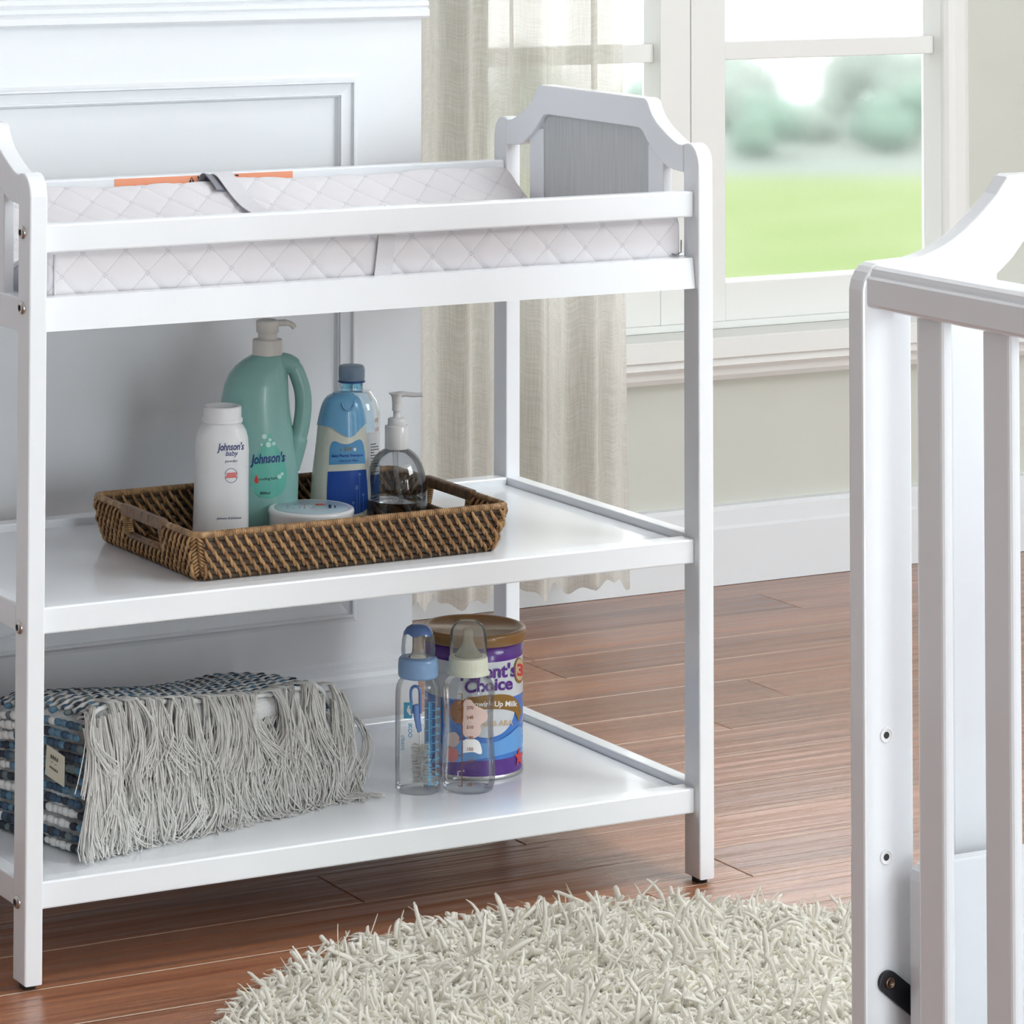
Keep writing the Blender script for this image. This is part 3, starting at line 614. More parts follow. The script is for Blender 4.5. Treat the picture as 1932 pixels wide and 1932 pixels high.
# buckle end that pokes up in the middle of the pad
mb = MB(); bk = [(-0.021, -0.012), (0.021, -0.012), (0.0205, 0.0035), (0.013, 0.0095), (0.004, 0.0118), (-0.006, 0.0098), (-0.016, 0.0030)]
mb.prism([(0.5860 + a, 0.7985 + b) for a, b in bk], 'y', 0.243, 0.248, 0.001); mb.build('buckle', 'strap_dark', pad)
# ================================================================== CRIB
CY = -1.1804; CB = CY + 0.021
crib = thing('crib', (0.60, -1.9, 0), 'white slatted baby crib in the right foreground, cut off by the frame', 'crib')
XP0, XP1 = 0.2560, 0.3075; ZP = 0.9130; XE = 0.9600; YE = -2.5600
def post(xa, xb, ya, yb, flip):
    o = [(0, 0.0), (0.0515, 0.0), (0.0515, 0.9135), (0.0400, 0.9130), (0.0160, 0.9120), (0.0105, 0.9095), (0.0060, 0.9050), (0.0020, 0.8980), (0, 0.8900)]
    pts = [((xb - a) if flip else (xa + a), z) for a, z in o]
    mb = MB(); mb.prism(pts, 'y', ya, yb, 0.0022); return mb.build('post', 'white', crib)
for (ya, yb) in ((CY, CB), (YE - 0.021, YE)):
    post(XP0, XP1, ya, yb, False); post(XE - 0.0515, XE, ya, yb, True)
cu_ = [(0.3060, 0.9125), (0.3095, 0.9138), (0.3200, 0.9160), (0.3306, 0.9192), (0.3430, 0.9238), (0.3546, 0.9295), (0.3660, 0.9368), (0.3772, 0.9450), (0.3890, 0.9548), (0.4005, 0.9655), (0.4075, 0.9740), (0.4125, 0.9800), (0.4180, 0.9815)]
cl_ = [(0.3060, 0.8640), (0.3350, 0.8680), (0.3600, 0.8755), (0.3808, 0.8850), (0.3930, 0.8915), (0.4047, 0.8990), (0.4182, 0.9098), (0.4300, 0.9225), (0.4420, 0.9320), (0.4550, 0.9350)]
XM = (XP0 + XE) / 2
def mx_(p): return [(2 * XM - a, z) for a, z in p[::-1]]
for ya in (CY, YE - 0.020):
    mb = MB(); mb.prism(cu_ + mx_(cu_) + (cl_ + mx_(cl_))[::-1], 'y', ya, ya + 0.019, 0.0018); mb.build('arched_rail', 'white', crib)
    for x in (0.3520, 2 * XM - 0.4047):
        mb = MB(); mb.box(x, x + 0.0527, ya + 0.004, ya + 0.017, 0.30, 0.92, 0.003); mb.build('stile', 'white', crib)
    mb = MB(); mb.box(0.4560, 2 * XM - 0.4560, ya + 0.007, ya + 0.014, 0.30, 0.9380, 0.0006); tag(mb.build('end_panel', 'greywood', crib), 'grey wood-grain insert panel')
    mb = MB(); mb.box(XP1 - 0.001, XE - 0.0505, ya + 0.002, ya + 0.019, 0.14, 0.31, 0.002); mb.build('end_rail', 'white', crib)
# mattress board whose end shows behind the slats
mb = MB(); bo = [(0.2912, 0.230), (0.9110, 0.230), (0.9110, 0.4080), (0.34, 0.4105), (0.3080, 0.4110), (0.2985, 0.4085), (0.2935, 0.4040), (0.2912, 0.396)]
mb.prism(bo, 'y', CY - 0.030, CY - 0.014, 0.002); mb.build('mattress_support_end', 'white', crib)
mb = MB(); mb.box(0.290, 0.90, YE + 0.03, CY - 0.031, 0.25, 0.262, 0.002); mb.build('mattress_board', 'white', crib)
# side rails with a moulded edge, then slats
XRL = 0.2604
def side(x, s):
    pr = [(0, 0.8790), (0, 0.9000), (0.0015, 0.9015), (0.0040, 0.9020), (0.0045, 0.9045), (0.0060, 0.9080), (0.0100, 0.9105), (0.0150, 0.9112), (0.0400, 0.9112), (0.0420, 0.9090), (0.0420, 0.8780), (0.0400, 0.8745), (0.0050, 0.8745), (0.0015, 0.8762)]
    mb = MB(); mb.prism([(x + s * a, z) for a, z in pr], 'y', YE + 0.0002, CY - 0.0002, 0.0); mb.build('side_rail', 'white', crib)
    mb = MB(); mb.prism([(x + s * a, z - 0.74) for a, z in pr], 'y', YE + 0.0002, CY - 0.0002, 0.0); mb.build('side_rail', 'white', crib)
    y = -1.2305; first = None
    xa, xb = sorted((x + s * 0.0120, x + s * 0.0235))
    while y - 0.037 > YE + 0.01:
        if first is None:
            mb = MB(); mb.box(xa, xb, y - 0.037, y, 0.166, 0.8760, 0.0042, seg=3); first = mb.build('slat', 'white', crib); y0_ = y
        else:
            c = first.copy(); COL.objects.link(c); c.parent = crib; c.location = (0, y - y0_, 0)
        y -= 0.0875
side(XRL, 1); side(2 * XM - XRL, -1)
def insert_hole(x, z):
    mb = MB(); pf = [(0.0066, 0), (0.0066, 0.0012), (0.0056, 0.0018), (0.0050, 0.0010), (0.0030, 0.0008)]; n = 24; V = []
    for rr, h in pf:
        for k in range(n): a = 2 * PI * k / n; V.append((x + rr * math.cos(a), CY + 0.0003 - h, z + rr * math.sin(a)))
    F = [(i * n + k, i * n + (k + 1) % n, (i + 1) * n + (k + 1) % n, (i + 1) * n + k) for i in range(4) for k in range(n)]
    mb.add(V, F, 0, True); V2 = [(x + 0.0031 * math.cos(2 * PI * k / n), CY - 0.0004, z + 0.0031 * math.sin(2 * PI * k / n)) for k in range(n)]
    mb.add(V2, [tuple(range(n))], 1); mb.build('threaded_insert', ['plastic', 'dark'], crib)
insert_hole(0.2786, 0.5140); insert_hole(0.2780, 0.4120)
bx_, bz_ = 0.2780, 0.3082; dx, dz = 0.78, -0.626
mb = MB(); o = [(bx_ + 0.0098 * math.cos(a), bz_ + 0.0098 * math.sin(a)) for a in [math.atan2(-dx, dz) + math.pi + k * PI / 12 for k in range(13)]]
nx, nz = -dz, dx
o = [(bx_ + nx * 0.0098 * math.cos(t) - dx * 0.0098 * math.sin(t), bz_ + nz * 0.0098 * math.cos(t) - dz * 0.0098 * math.sin(t)) for t in [k * PI / 12 for k in range(13)]]
o += [(bx_ + dx * 0.09 - nx * 0.0098, bz_ + dz * 0.09 - nz * 0.0098), (bx_ + dx * 0.09 + nx * 0.0098, bz_ + dz * 0.09 + nz * 0.0098)]
mb.prism(o, 'y', CY - 0.0040, CY + 0.0001, 0.0005); br = mb.build('support_bracket', 'black', crib)
mb = MB(); n = 20; V = []
pf = [(0.0052, 0.0038), (0.0050, 0.0055), (0.0036, 0.0064), (0.0028, 0.0052), (0.0005, 0.0050)]
for rr, h in pf:
    for k in range(n): a = 2 * PI * k / n; V.append((bx_ + rr * math.cos(a), CY - h, bz_ + rr * math.sin(a)))
mb.add(V, [(i * n + k, i * n + (k + 1) % n, (i + 1) * n + (k + 1) % n, (i + 1) * n + k) for i in range(4) for k in range(n)], 0, True)
mb.build('bracket_bolt', mat('dark_bronze_bolt', (0.12, 0.08, 0.06), 0.25, metal=1), br)
# ================================================================== RUG
rug = thing('shag_rug', (0.56, -0.556, 0), 'round cream shag rug on the wooden floor in front of the changing table', 'rug')
RC = (0.56, -0.556); RR = 0.538
mb = MB(); mb.lathe([(RR - 0.004, 0.0005), (RR, 0.003), (RR - 0.004, 0.007), (0.01, 0.007)], (RC[0], RC[1], 0), 96); mb.build('backing', 'rug_back', rug)
def strands(n, pos, direc, length, rad, segs=4, curl=0.35, droop=0.25):
    """numpy bundle of tapered yarn ends; returns verts, faces"""
    k = 4; TS = [0, .2, .42, .64, .84, .95, 1.0] if segs == 6 else [q / segs for q in range(segs + 1)]; P = np.array(pos); D = np.array(direc); D /= np.linalg.norm(D, axis=1)[:, None]
    S = RNG.normal(size=(n, 3)); S -= (S * D).sum(1)[:, None] * D; S /= np.linalg.norm(S, axis=1)[:, None]; B = np.cross(D, S)
    V = np.zeros((n, segs + 1, k, 3)); C = RNG.normal(size=(n,)) * curl
    W = RNG.uniform(0, 6.28, n)
    for i in range(segs + 1):
        t = TS[i]; ctr = P + D * (length * t)[:, None] + S * (C * length * t * t)[:, None] + B * (length * 0.10 * np.sin(W + t * 6) * t)[:, None]; ctr[:, 2] -= droop * length * t * t
        r = rad * (0.80 + 0.25 * math.sin(t * 2.6)) if i < segs else rad * 0.62
        for a in range(k):
            an = 2 * PI * a / k; V[:, i, a] = ctr + (S * math.cos(an) + B * math.sin(an)) * r[:, None]
    base = (np.arange(n) * (segs + 1) * k)[:, None]; F = []
    for i in range(segs):
        for a in range(k):
            b = (a + 1) % k; F.append(np.concatenate([base + i * k + a, base + i * k + b, base + (i + 1) * k + b, base + (i + 1) * k + a], 1))
    F = np.stack(F, 1).reshape(-1, 4); return V.reshape(-1, 3), F
def np_mesh(name, V, F, mats, parent, midx=None, smooth=True):
    base = np.array(parent['_w']); V = V - base; me = bpy.data.meshes.new(name)
    me.vertices.add(len(V)); me.vertices.foreach_set('co', V.astype('f').ravel())
    me.loops.add(F.size); me.loops.foreach_set('vertex_index', F.astype('i').ravel())
    me.polygons.add(len(F)); me.polygons.foreach_set('loop_start', (np.arange(len(F)) * F.shape[1]).astype('i')); me.polygons.foreach_set('loop_total', np.full(len(F), F.shape[1], 'i'))
    if midx is not None: me.polygons.foreach_set('material_index', midx.astype('i'))
    me.polygons.foreach_set('use_smooth', np.full(len(F), smooth)); me.update(calc_edges=True); me.validate()
    for m in mats: me.materials.append(M[m])
    o = bpy.data.objects.new(name, me); COL.objects.link(o); o.parent = parent; o['_w'] = tuple(base); return o
n = 25000
rr = RR * np.sqrt(RNG.uniform(0, 1, n)) * 0.998; aa = RNG.uniform(0, 2 * PI, n)
X = RC[0] + rr * np.cos(aa); Y = RC[1] + rr * np.sin(aa)
flow = np.sin(X * 11 + Y * 5) * 1.3 + np.cos(Y * 14 - X * 4) * 1.2 + RNG.normal(size=n) * 0.8
lean = 0.95 + 0.4 * np.sin(X * 17) * np.cos(Y * 15) + RNG.uniform(0.2, 1.7, n)
edge = np.clip((rr / RR - 0.93) / 0.07, 0, 1)
dx_ = np.cos(flow) * lean * (1 - edge) + np.cos(aa) * edge * RNG.uniform(0.3, 1.7, n); dy_ = np.sin(flow) * lean * (1 - edge) + np.sin(aa) * edge * RNG.uniform(0.3, 1.7, n)
P = np.stack([X, Y, np.full(n, 0.006)], 1); D = np.stack([dx_, dy_, np.ones(n)], 1)
thin = RNG.uniform(0, 1, n) < 0.16
ln = RNG.uniform(0.019, 0.030, n) * np.where(thin, 1.1, 1.0); ra = np.where(thin, RNG.uniform(0.0006, 0.0009, n), RNG.uniform(0.0022, 0.0034, n))
V, F = strands(n, P, D, ln, ra, 6, 0.8, 0.45)
V[:, 2] = np.maximum(V[:, 2], 0.001)
np_mesh('pile', V, F, ['yarn', 'yarn2'], rug, np.repeat(thin.astype(int), 24))['kind'] = 'stuff'
# ================================================================== RATTAN TRAY
tray = thing('rattan_tray', (0.455, 0.215, 0.407), 'dark brown woven rattan tray with cut-out handles on the middle shelf', 'tray')
TX0, TX1, TY0, TY1, TZ0, TZ1 = 0.2445, 0.6660, 0.0770, 0.3570, 0.4072, 0.4620
INS = 0.013    # the foot is smaller than the rim
def wall_pt(side, s, z, out=0.0):
    """side f/b/l/r, s along it in metres from its left/front end, z above shelf, out = outward offset"""
    k = 1 - (z - TZ0) / (TZ1 - TZ0); i = INS * (k ** 1.6)
    if side == 'f': return (TX0 + s, TY0 + i - out, z)
    if side == 'b': return (TX0 + s, TY1 - i + out, z)
    if side == 'l': return (TX0 + i - out, TY0 + s, z)
    return (TX1 - i + out, TY0 + s, z)
def wl(side): return (TX1 - TX0) if side in 'fb' else (TY1 - TY0)
HY0, HY1, HZ0, HZ1 = 0.092, 0.184, 0.4320, 0.4540      # handle opening on the short sides (along y from TY0)
def corner_loop(z, out=0.0, rad=0.016, ns=5):
    k = 1 - (z - TZ0) / (TZ1 - TZ0); i = INS * (max(k, 0) ** 1.6) - out; x0, x1, y0, y1 = TX0 + i, TX1 - i, TY0 + i, TY1 - i; P = []
    for (cx_, cy_, a0) in ((x1 - rad, y0 + rad, -PI / 2), (x1 - rad, y1 - rad, 0), (x0 + rad, y1 - rad, PI / 2), (x0 + rad, y0 + rad, PI)):
        for j in range(ns + 1): a = a0 + j * PI / 2 / ns; P.append((cx_ + rad * math.cos(a), cy_ + rad * math.sin(a), z))
    return P
def in_open(p): return (abs(p[1] - (TY0 + (HY0 + HY1) / 2)) < (HY1 - HY0) / 2 + 0.003) and (p[0] < TX0 + 0.05 or p[0] > TX1 - 0.05) and HZ0 - 0.001 < p[2] < HZ1 + 0.001
# horizontal core rods
mb = MB(); NR = 7
for q in range(NR):
    z = TZ0 + 0.0035 + q * (TZ1 - TZ0 - 0.007) / (NR - 1); L = corner_loop(z); L = L + [L[0]]
    dense = []
    for a, b in zip(L, L[1:]):
        m_ = max(1, int((Vector(b) - Vector(a)).length / 0.006))
        dense += [tuple(Vector(a).lerp(Vector(b), j / m_)) for j in range(m_)]
    dense.append(L[0]); run = []
    for p in dense:
        if in_open(p):
            if len(run) > 2: mb.tube(run, 0.0042, 7, sq=(0.6, 1.12))
            run = []
        else: run.append(p)
    if len(run) > 2: mb.tube(run, 0.0042, 7, sq=(0.6, 1.12))
mb.build('rods', 'rattan_dark', tray)['kind'] = 'stuff'
# slanting strands woven over the rods, outside and inside
mb = MB(); dzr = (TZ1 - TZ0 - 0.007) / (NR - 1)
for side in 'fblr':
    Ls = wl(side); pitch = 0.0128 if side in 'fb' else 0.0112; nk = int(Ls / pitch) + 1
    for q in range(NR - 1):
        for k in range(nk):
            s0 = 0.006 + k * pitch + ((-q * 0.0066) % pitch) + random.uniform(-0.0007, 0.0007)
            if s0 < 0.004 or s0 > Ls - 0.010: continue
            za = min(TZ0 + 0.0035 + (q + 1) * dzr + 0.0022, TZ1 - 0.001); zb = max(TZ0 + 0.0035 + q * dzr - 0.0055, TZ0 + 0.0006)
            for outw in (1, -1):
                if outw < 0 and side in 'fl' : continue
                pts = []
                for j in range(6):
                    t = j / 5; o = outw * (0.0002 + 0.0048 * math.sin(PI * (0.06 + 0.86 * t))); s = s0 + 0.0078 * (t ** 1.4 if side != 'l' else t); ii = INS * (1 - (zb - TZ0) / (TZ1 - TZ0)) ** 1.6 + 0.004; s = min(max(s, ii), Ls - ii)
                    pts.append(wall_pt(side, s, za + (zb - za) * t, o))
                if in_open(pts[2]) or in_open(pts[0]) or in_open(pts[4]): continue
                mb.tube(pts, [0.0014, 0.0019, 0.0021, 0.0021, 0.0018, 0.0013], 6)
for (cx_, cy_, sx_, sy_) in ((TX0, TY0, 1, 1), (TX1, TY0, -1, 1), (TX0, TY1, 1, -1), (TX1, TY1, -1, -1)):      # herringbone at the corners
    for q in range(11):
        z = TZ0 + 0.004 + q * 0.0044
        if z > TZ1 - 0.006: continue
        k = 1 - (z - TZ0) / (TZ1 - TZ0); i = INS * (k ** 1.6)
        for ax in (0, 1):
            a = (cx_ + sx_ * (i + 0.0022), cy_ + sy_ * (i + 0.0022), z + 0.0055)
            b = (cx_ + sx_ * (i + (0.011 if ax == 0 else -0.0012)), cy_ + sy_ * (i + (0.011 if ax == 1 else -0.0012)), z - 0.002)
            mid = tuple((p + q2) / 2 for p, q2 in zip(a, b)); mid = (mid[0] - sx_ * 0.0022, mid[1] - sy_ * 0.0022, mid[2])
            mb.tube([a, mid, b], [0.0014, 0.0019, 0.0014], 5)
mb.build('woven_strands', 'rattan', tray)['kind'] = 'stuff'
# rim: rod wrapped with a fine strand (ridged), coarse wraps over the handles
L = corner_loop(TZ1, 0.0, 0.012); L = L + [L[0]]; dense = []
for a, b in zip(L, L[1:]):
    m_ = max(1, int((Vector(b) - Vector(a)).length / 0.00055)); dense += [tuple(Vector(a).lerp(Vector(b), j / m_)) for j in range(m_)]
acc = 0; rs = []; prev = Vector(dense[0])
for p in dense:
    acc += (Vector(p) - prev).length; prev = Vector(p); hz = (p[0] < TX0 + 0.02 or p[0] > TX1 - 0.02)
    rs.append((0.0041 + (0.00045 if not hz else 0.00015) * math.sin(acc * 2 * PI / (0.0030 if not hz else 0.009))))
mb = MB(); mb.tube(dense + [dense[0]], rs + [rs[0]], 10, cap=False); mb.build('rim', 'rattan_rim', tray)
for side in 'lr':
    sg = -1 if side == 'l' else 1; hm = MB()
    y0_, y1_ = TY0 + HY0, TY0 + HY1; xw = lambda z: wall_pt(side, 0, z, 0)[0]
    hm.box(xw(0.458) - 0.0052, xw(0.458) + 0.0052, y0_ - 0.012, y1_ + 0.012, HZ1 - 0.0005, TZ1 + 0.0052, 0.0028, seg=3)
    h = hm.build('handle', 'rattan_handle', tray)
    for yy in (y0_, y1_):
        q = 0; hm = MB()
        while HZ0 + 0.001 + q * 0.0026 < HZ1:
            z = HZ0 + 0.001 + q * 0.0026; c = (xw(z), yy + (-0.004 if yy == y0_ else 0.004), z); hm.lathe([(0.0058, -0.0012), (0.0068, 0.0), (0.0058, 0.0012)], c, 16, sx=0.85, sy=1.15); q += 1
        hm.build('handle_wrap', 'rattan_rim', h)
    hm = MB(); hm.tube([(xw(HZ0), y0_ - 0.004, HZ0 - 0.0010), (xw(HZ0), (y0_ + y1_) / 2, HZ0 - 0.0012), (xw(HZ0), y1_ + 0.004, HZ0 - 0.0010)], 0.0042, 10, sq=(1.1, 0.8)); hm.build('handle_bar', 'rattan_handle', h)
mb = MB(); mb.box(TX0 + 0.012, TX1 - 0.012, TY0 + 0.012, TY1 - 0.012, TZ0, TZ0 + 0.0032, 0.001)
tb = mb.build('tray_base', 'rattan_dark', tray)
mb = MB()
for k in range(34):
    x = TX0 + 0.018 + k * 0.0118
    if x > TX1 - 0.018: break
    pts = [(x + 0.0018 * math.sin(j * 1.1 + k), TY0 + 0.016 + j * 0.0095, TZ0 + 0.0036 + 0.0010 * math.sin(j * PI / 1 + k * PI) * 0 + 0.0008 * ((j + k) % 2)) for j in range(27)]
    mb.tube(pts, 0.0015, 5)
mb.build('base_weave', 'rattan', tb)['kind'] = 'stuff'
# ================================================================== BOTTLES: shared helpers
RV = Vector((0.888, -0.460, 0)).normalized(); NV_ = Vector((-0.460, -0.888, 0)).normalized()      # along the front of each item, and out of it
class Loft:
    """bottle body: rows (height, left, right, half depth) in metres about its centre, superellipse section"""
    def __init__(s, c, rows, ex=2.4, tv=0.17): s.c = Vector(c); s.rows = sorted(rows); s.ex = ex; s.tv = tv
    def at(s, h):
        R = s.rows; h = min(max(h, R[0][0]), R[-1][0])
        for a, b in zip(R, R[1:]):
            if h <= b[0]:
                t = (h - a[0]) / (b[0] - a[0]) if b[0] > a[0] else 0; return [a[i] + (b[i] - a[i]) * t for i in range(4)]
        return R[-1]
    def world(s, u, d, h): return s.c + RV * u + NV_ * d + Vector((0, 0, h))
    def front(s, u, h, out=0.0004):
        """front surface at sideways u; h is corrected for the nearer distance of the front"""
        for _ in range(2):
            _, l, r, b = s.at(h if _ == 0 else hh); m = (l + r) / 2; a = max((r - l) / 2, 1e-4); q = min(abs((u - m) / a), 0.995); d = b * (1 - q ** s.ex) ** (1 / s.ex); hh = h + d * s.tv
        return s.world(u, d + out, hh)
    def mesh(s, mb, n=64, m=0, cap=True, sub=4, shrink=0.0):
        R = s.rows; rows = []
        for i in range(len(R) - 1):
            for k in range(sub):
                t = k / sub; p0, p1, p2, p3 = R[max(i - 1, 0)], R[i], R[i + 1], R[min(i + 2, len(R) - 1)]
                rows.append([p1[j] + (p2[j] - p1[j]) * t for j in range(4)])
        rows.append(list(R[-1])); V = []
        for h, l, r, b in rows:
            mm = (l + r) / 2; a = (r - l) / 2 - shrink; b = b - shrink
            for k in range(n):
                an = 2 * PI * k / n; ca, sa = math.cos(an), math.sin(an); e = 2 / s.ex
                V.append(s.world(mm + a * math.copysign(abs(ca) ** e, ca), b * math.copysign(abs(sa) ** e, sa), h))
        F = [(i * n + k, i * n + (k + 1) % n, (i + 1) * n + (k + 1) % n, (i + 1) * n + k) for i in range(len(rows) - 1) for k in range(n)]
        if cap: F += [tuple(range(n))[::-1], tuple((len(rows) - 1) * n + k for k in range(n))]
        return mb.add(V, F, m, True)
def rowify(px, cx_, by, sc, dep, base_tilt=0):
    """(py, pxl, pxr, half depth) -> rows in metres"""
    return [((by - y) / sc, (l - cx_) / sc, (r - cx_) / sc, d) for y, l, r, d in px]
def decal(parent, name, mat_, lf, items, out=0.0004, step=0.003):
    mb = MB()
    for it in items:
        kind = it[0]
        if kind == 't': _, txt, size, u, h, sh, bold, rot = it[:8]; bm = text_bm(txt, size, sh, bold); add_flat(mb, bm, lambda x, y: lf.front(x, y, out), step, 0, (1, it[8] if len(it) > 8 else 1), (u, h), rot)
        else: add_flat(mb, poly_bm(it[1]), lambda x, y: lf.front(x, y, out), step)
    return mb.build(name, mat_, parent)
def ring_lathe(mb, prof, c, n=48, m=0, close=True, ms=None): return mb.lathe(prof, c, n, m, ms=ms, close=close)
# ------------------------------------------------------------------ powder bottle
Z2 = 0.4108
c = Vector((0.3680, 0.2558, Z2)); sc = 1552.0; b0 = (417, 1025.5)
pw = thing('powder_bottle', c, 'white baby powder bottle with a ridged cap, at the left in the rattan tray', 'bottle', None)
lf = Loft(c, rowify([(1025.5, 371, 462, .026), (1022, 364, 468, .029), (1010, 363, 469, .030), (920, 365.5, 468.5, .030), (850, 367, 469, .030), (828, 368.5, 467.5, .0295), (815, 372, 464, .028), (806, 378, 459, .0265), (800, 384, 453.5, .0250), (797, 387, 450, .0235)], *b0, sc, 0), 2.5, 0.17)
mb = MB(); lf.mesh(mb); mb.build('body', 'plastic', pw)
mb = MB(); cc = lf.world(0.0010, 0, 0); h0 = (1025.5 - 798) / sc
ring_lathe(mb, [(0.0243, h0), (0.0247, h0 + 0.001), (0.0247, h0 + 0.0045), (0.0235, h0 + 0.0055), (0.0232, h0 + 0.0065), (0.0232, h0 + 0.0175), (0.0222, h0 + 0.0195), (0.0205, h0 + 0.0200), (0.0195, h0 + 0.0188), (0.002, h0 + 0.0188)], cc, 64); mb.build('cap', 'plastic', pw)
U = lambda x, y, B=b0, S=sc: ((x - B[0]) / S, (B[1] - y) / S)
tu = lambda t, x, y, size, sh=0.35, bold=0.0, rot=-0.02, B=b0, S=sc: ('t', t, size / S, (x - B[0]) / S, (B[1] - y) / S, sh, bold / S, rot)
decal(pw, 'brand_lettering', 'navy', lf, [tu("Johnson's", 435, 845, 12.6, 0.3, 0.25, 0.05) + (1.5,), tu('baby', 436, 857, 12, 0.3, 0.1, 0.03) + (1.15,), tu('powder', 436, 871, 7.5, 0.3, 0.0, 0.03)])
decal(pw, 'maker_lettering', 'navy', lf, [tu('Johnson & Johnson', 432, 977, 6.0, 0.4, 0.05, 0.03)])
sl = []
for k in range(14):
    a = PI * k / 13; sl.append(('p', circ(0.0006, 6, (436 - 417) / sc + 0.0072 * math.cos(a), (1025.5 - 896) / sc + 0.0072 * math.sin(a)))); sl.append(('p', circ(0.0006, 6, (436 - 417) / sc + 0.0072 * math.cos(a), (1025.5 - 900) / sc - 0.0072 * math.sin(a))))
decal(pw, 'seal_print', 'navy', lf, sl, 0.0004, 0)
x0, y0 = U(425.5, 903); x1, y1 = U(447, 893)
decal(pw, 'seal_banner', 'pink', lf, [('p', [(x0, y0), (x1, y0 + 0.0008), (x1 - 0.001, (y0 + y1) / 2), (x1, y1 + 0.0008), (x0 + 0.002, y1), (x0 + 0.001, (y0 + y1) / 2)])])
# ------------------------------------------------------------------ mint bath bottle with pump and handle
c = Vector((0.4463, 0.2953, Z2)); sc = 1526.0; b0 = (503, 1001)
mt = thing('bath_wash_bottle', c, 'large mint green pump bottle with a loop handle, behind the powder bottle', 'bottle')
lf = Loft(c, rowify([(1001, 434, 556, .028), (996, 427, 563, .032), (980, 424, 567, .034), (900, 421, 569, .034), (860, 420.5, 566, .034), (820, 420, 560, .034), (780, 420.5, 554, .034), (750, 423, 551, .0335), (725, 428, 549.5, .032), (705, 437, 548, .029), (690, 449, 546.5, .0255), (679, 463, 543, .022), (672, 475, 540, .020), (668, 482, 537, .0185)], *b0, sc, 0), 2.3, 0.18)
mb = MB(); lf.mesh(mb); mb.build('body', 'mint', mt)
W_ = lambda x, y, d=0.0: lf.world((x - b0[0]) / sc, d, (b0[1] - y) / sc)
mb = MB(); mb.tube(smooth_path([W_(524, 684), W_(543, 684), W_(560, 694), (W_(569, 713)), W_(576, 738), W_(577.5, 768), W_(574, 800), W_(568, 826), W_(562, 850), W_(553, 880)], 6), [0.0120] * 12 + [0.0104] * 30 + [0.0120] * 13, 20, sq=(1.0, 1.0)); mb.build('handle', 'mint', mt)
mb = MB(); cc = W_(509.5, 1001); H = lambda y: (b0[1] - y) / sc
ring_lathe(mb, [(0.0186, H(670)), (0.0190, H(668)), (0.0185, H(641.5)), (0.0178, H(640)), (0.0125, H(639.5)), (0.0120, H(638)), (0.0120, H(627.5)), (0.0140, H(626.5)), (0.0142, H(607)), (0.0135, H(604.5)), (0.0100, H(603)), (0.0090, H(604.2)), (0.002, H(604.2))], cc, 56); pm = mb.build('pump', 'plastic_grey', mt)
mb = MB(); mb.tube(smooth_path([W_(516, 611.5), W_(535, 609.5), W_(548, 610), W_(556, 613.5), W_(560.5, 619)], 5), [0.0042] * 10 + [0.0036] * 11, 14, sq=(1.15, 0.95)); mb.build('nozzle', 'plastic_grey', pm)
T = lambda t, x, y, size, sh=0.35, bold=0.0, rot=0.02: ('t', t, size / sc, (x - b0[0]) / sc, (b0[1] - y) / sc, sh, bold / sc, rot)
P2 = lambda pts: [((x - b0[0]) / sc, (b0[1] - y) / sc) for x, y in pts]
decal(mt, 'drop_label', 'mint2', lf, [('p', P2(pxy([(479, 905), (483, 922), (494, 934), (510, 938), (528, 934), (542, 921), (546, 905), (546, 886), (541, 866), (532, 848), (522, 832), (514, 815), (508, 830), (498, 846), (487, 866), (481, 884)], 3)))], 0.0003)
decal(mt, 'bubble_print', 'bubble', lf, [('p', P2(circ(r, 14, x, y))) for r, x, y in ((4.5, 504, 823), (3, 515, 829), (5, 512, 838), (3.5, 522, 836), (2.5, 499, 838), )], 0.0005)
for r, x, y in ((4, 533, 897), (3, 538, 892)): decal(mt, 'bubble_print', 'bubble', lf, [('p', P2(circ(r, 14, x, y)))], 0.0005)
decal(mt, 'brand_lettering', 'navy', lf, [T("Johnson's", 511, 864, 16.4, 0.3, 0.45, 0.09) + (1.5,)], 0.0006)
decal(mt, 'small_lettering', 'ink', lf, [T('cooling bath', 512, 901, 7, 0.0, 0.05, 0.07), T('800ml', 506, 928, 7.5, 0.1, 0.1, 0.03)], 0.0006)
decal(mt, 'red_drop', 'red', lf, [('p', P2(pxy([(489.5, 894), (486.5, 901), (485.5, 905), (487.5, 909), (490, 910), (492.8, 909), (494, 905), (492.5, 900), (489.8, 894)], 2)))], 0.0006)
# ------------------------------------------------------------------ blue capped shampoo bottle
c = Vector((0.5530, 0.2905, Z2)); b0 = (622, 988); sc = 1512.0
sh = thing('shampoo_bottle', c, 'milky shampoo bottle with a sky blue wave-edged cap and blue labels', 'bottle')
BR = [(988, 574, 670, .022), (984, 566, 677.5, .026), (975, 563, 679, .028), (930, 563.5, 678.5, .028), (890, 567, 676.5, .027), (850, 572, 673.5, .026), (822, 575, 670.5, .0245), (800, 577, 668, .0235), (785, 580, 666.5, .0225), (770, 583.5, 664, .021), (758, 588, 661, .0195), (750, 593, 657.5, .0175), (745, 599, 653, .0145), (742.5, 607, 646, .0100)]
lf = Loft(c, rowify(BR, *b0, sc, 0), 2.5, 0.175)
mb = MB(); lf.mesh(mb); mb.build('body', 'shampoo', sh)
P3 = lambda pts: [((x - b0[0]) / sc, (b0[1] - y) / sc) for x, y in pts]
def wave(x): return 803 + (21 if x < 632 else 21) * math.exp(-((x - 632) / 19.0) ** 2) - 3.0 * math.exp(-((x - 578) / 9.0) ** 2) - 5 * math.exp(-((x - 668) / 9) ** 2)
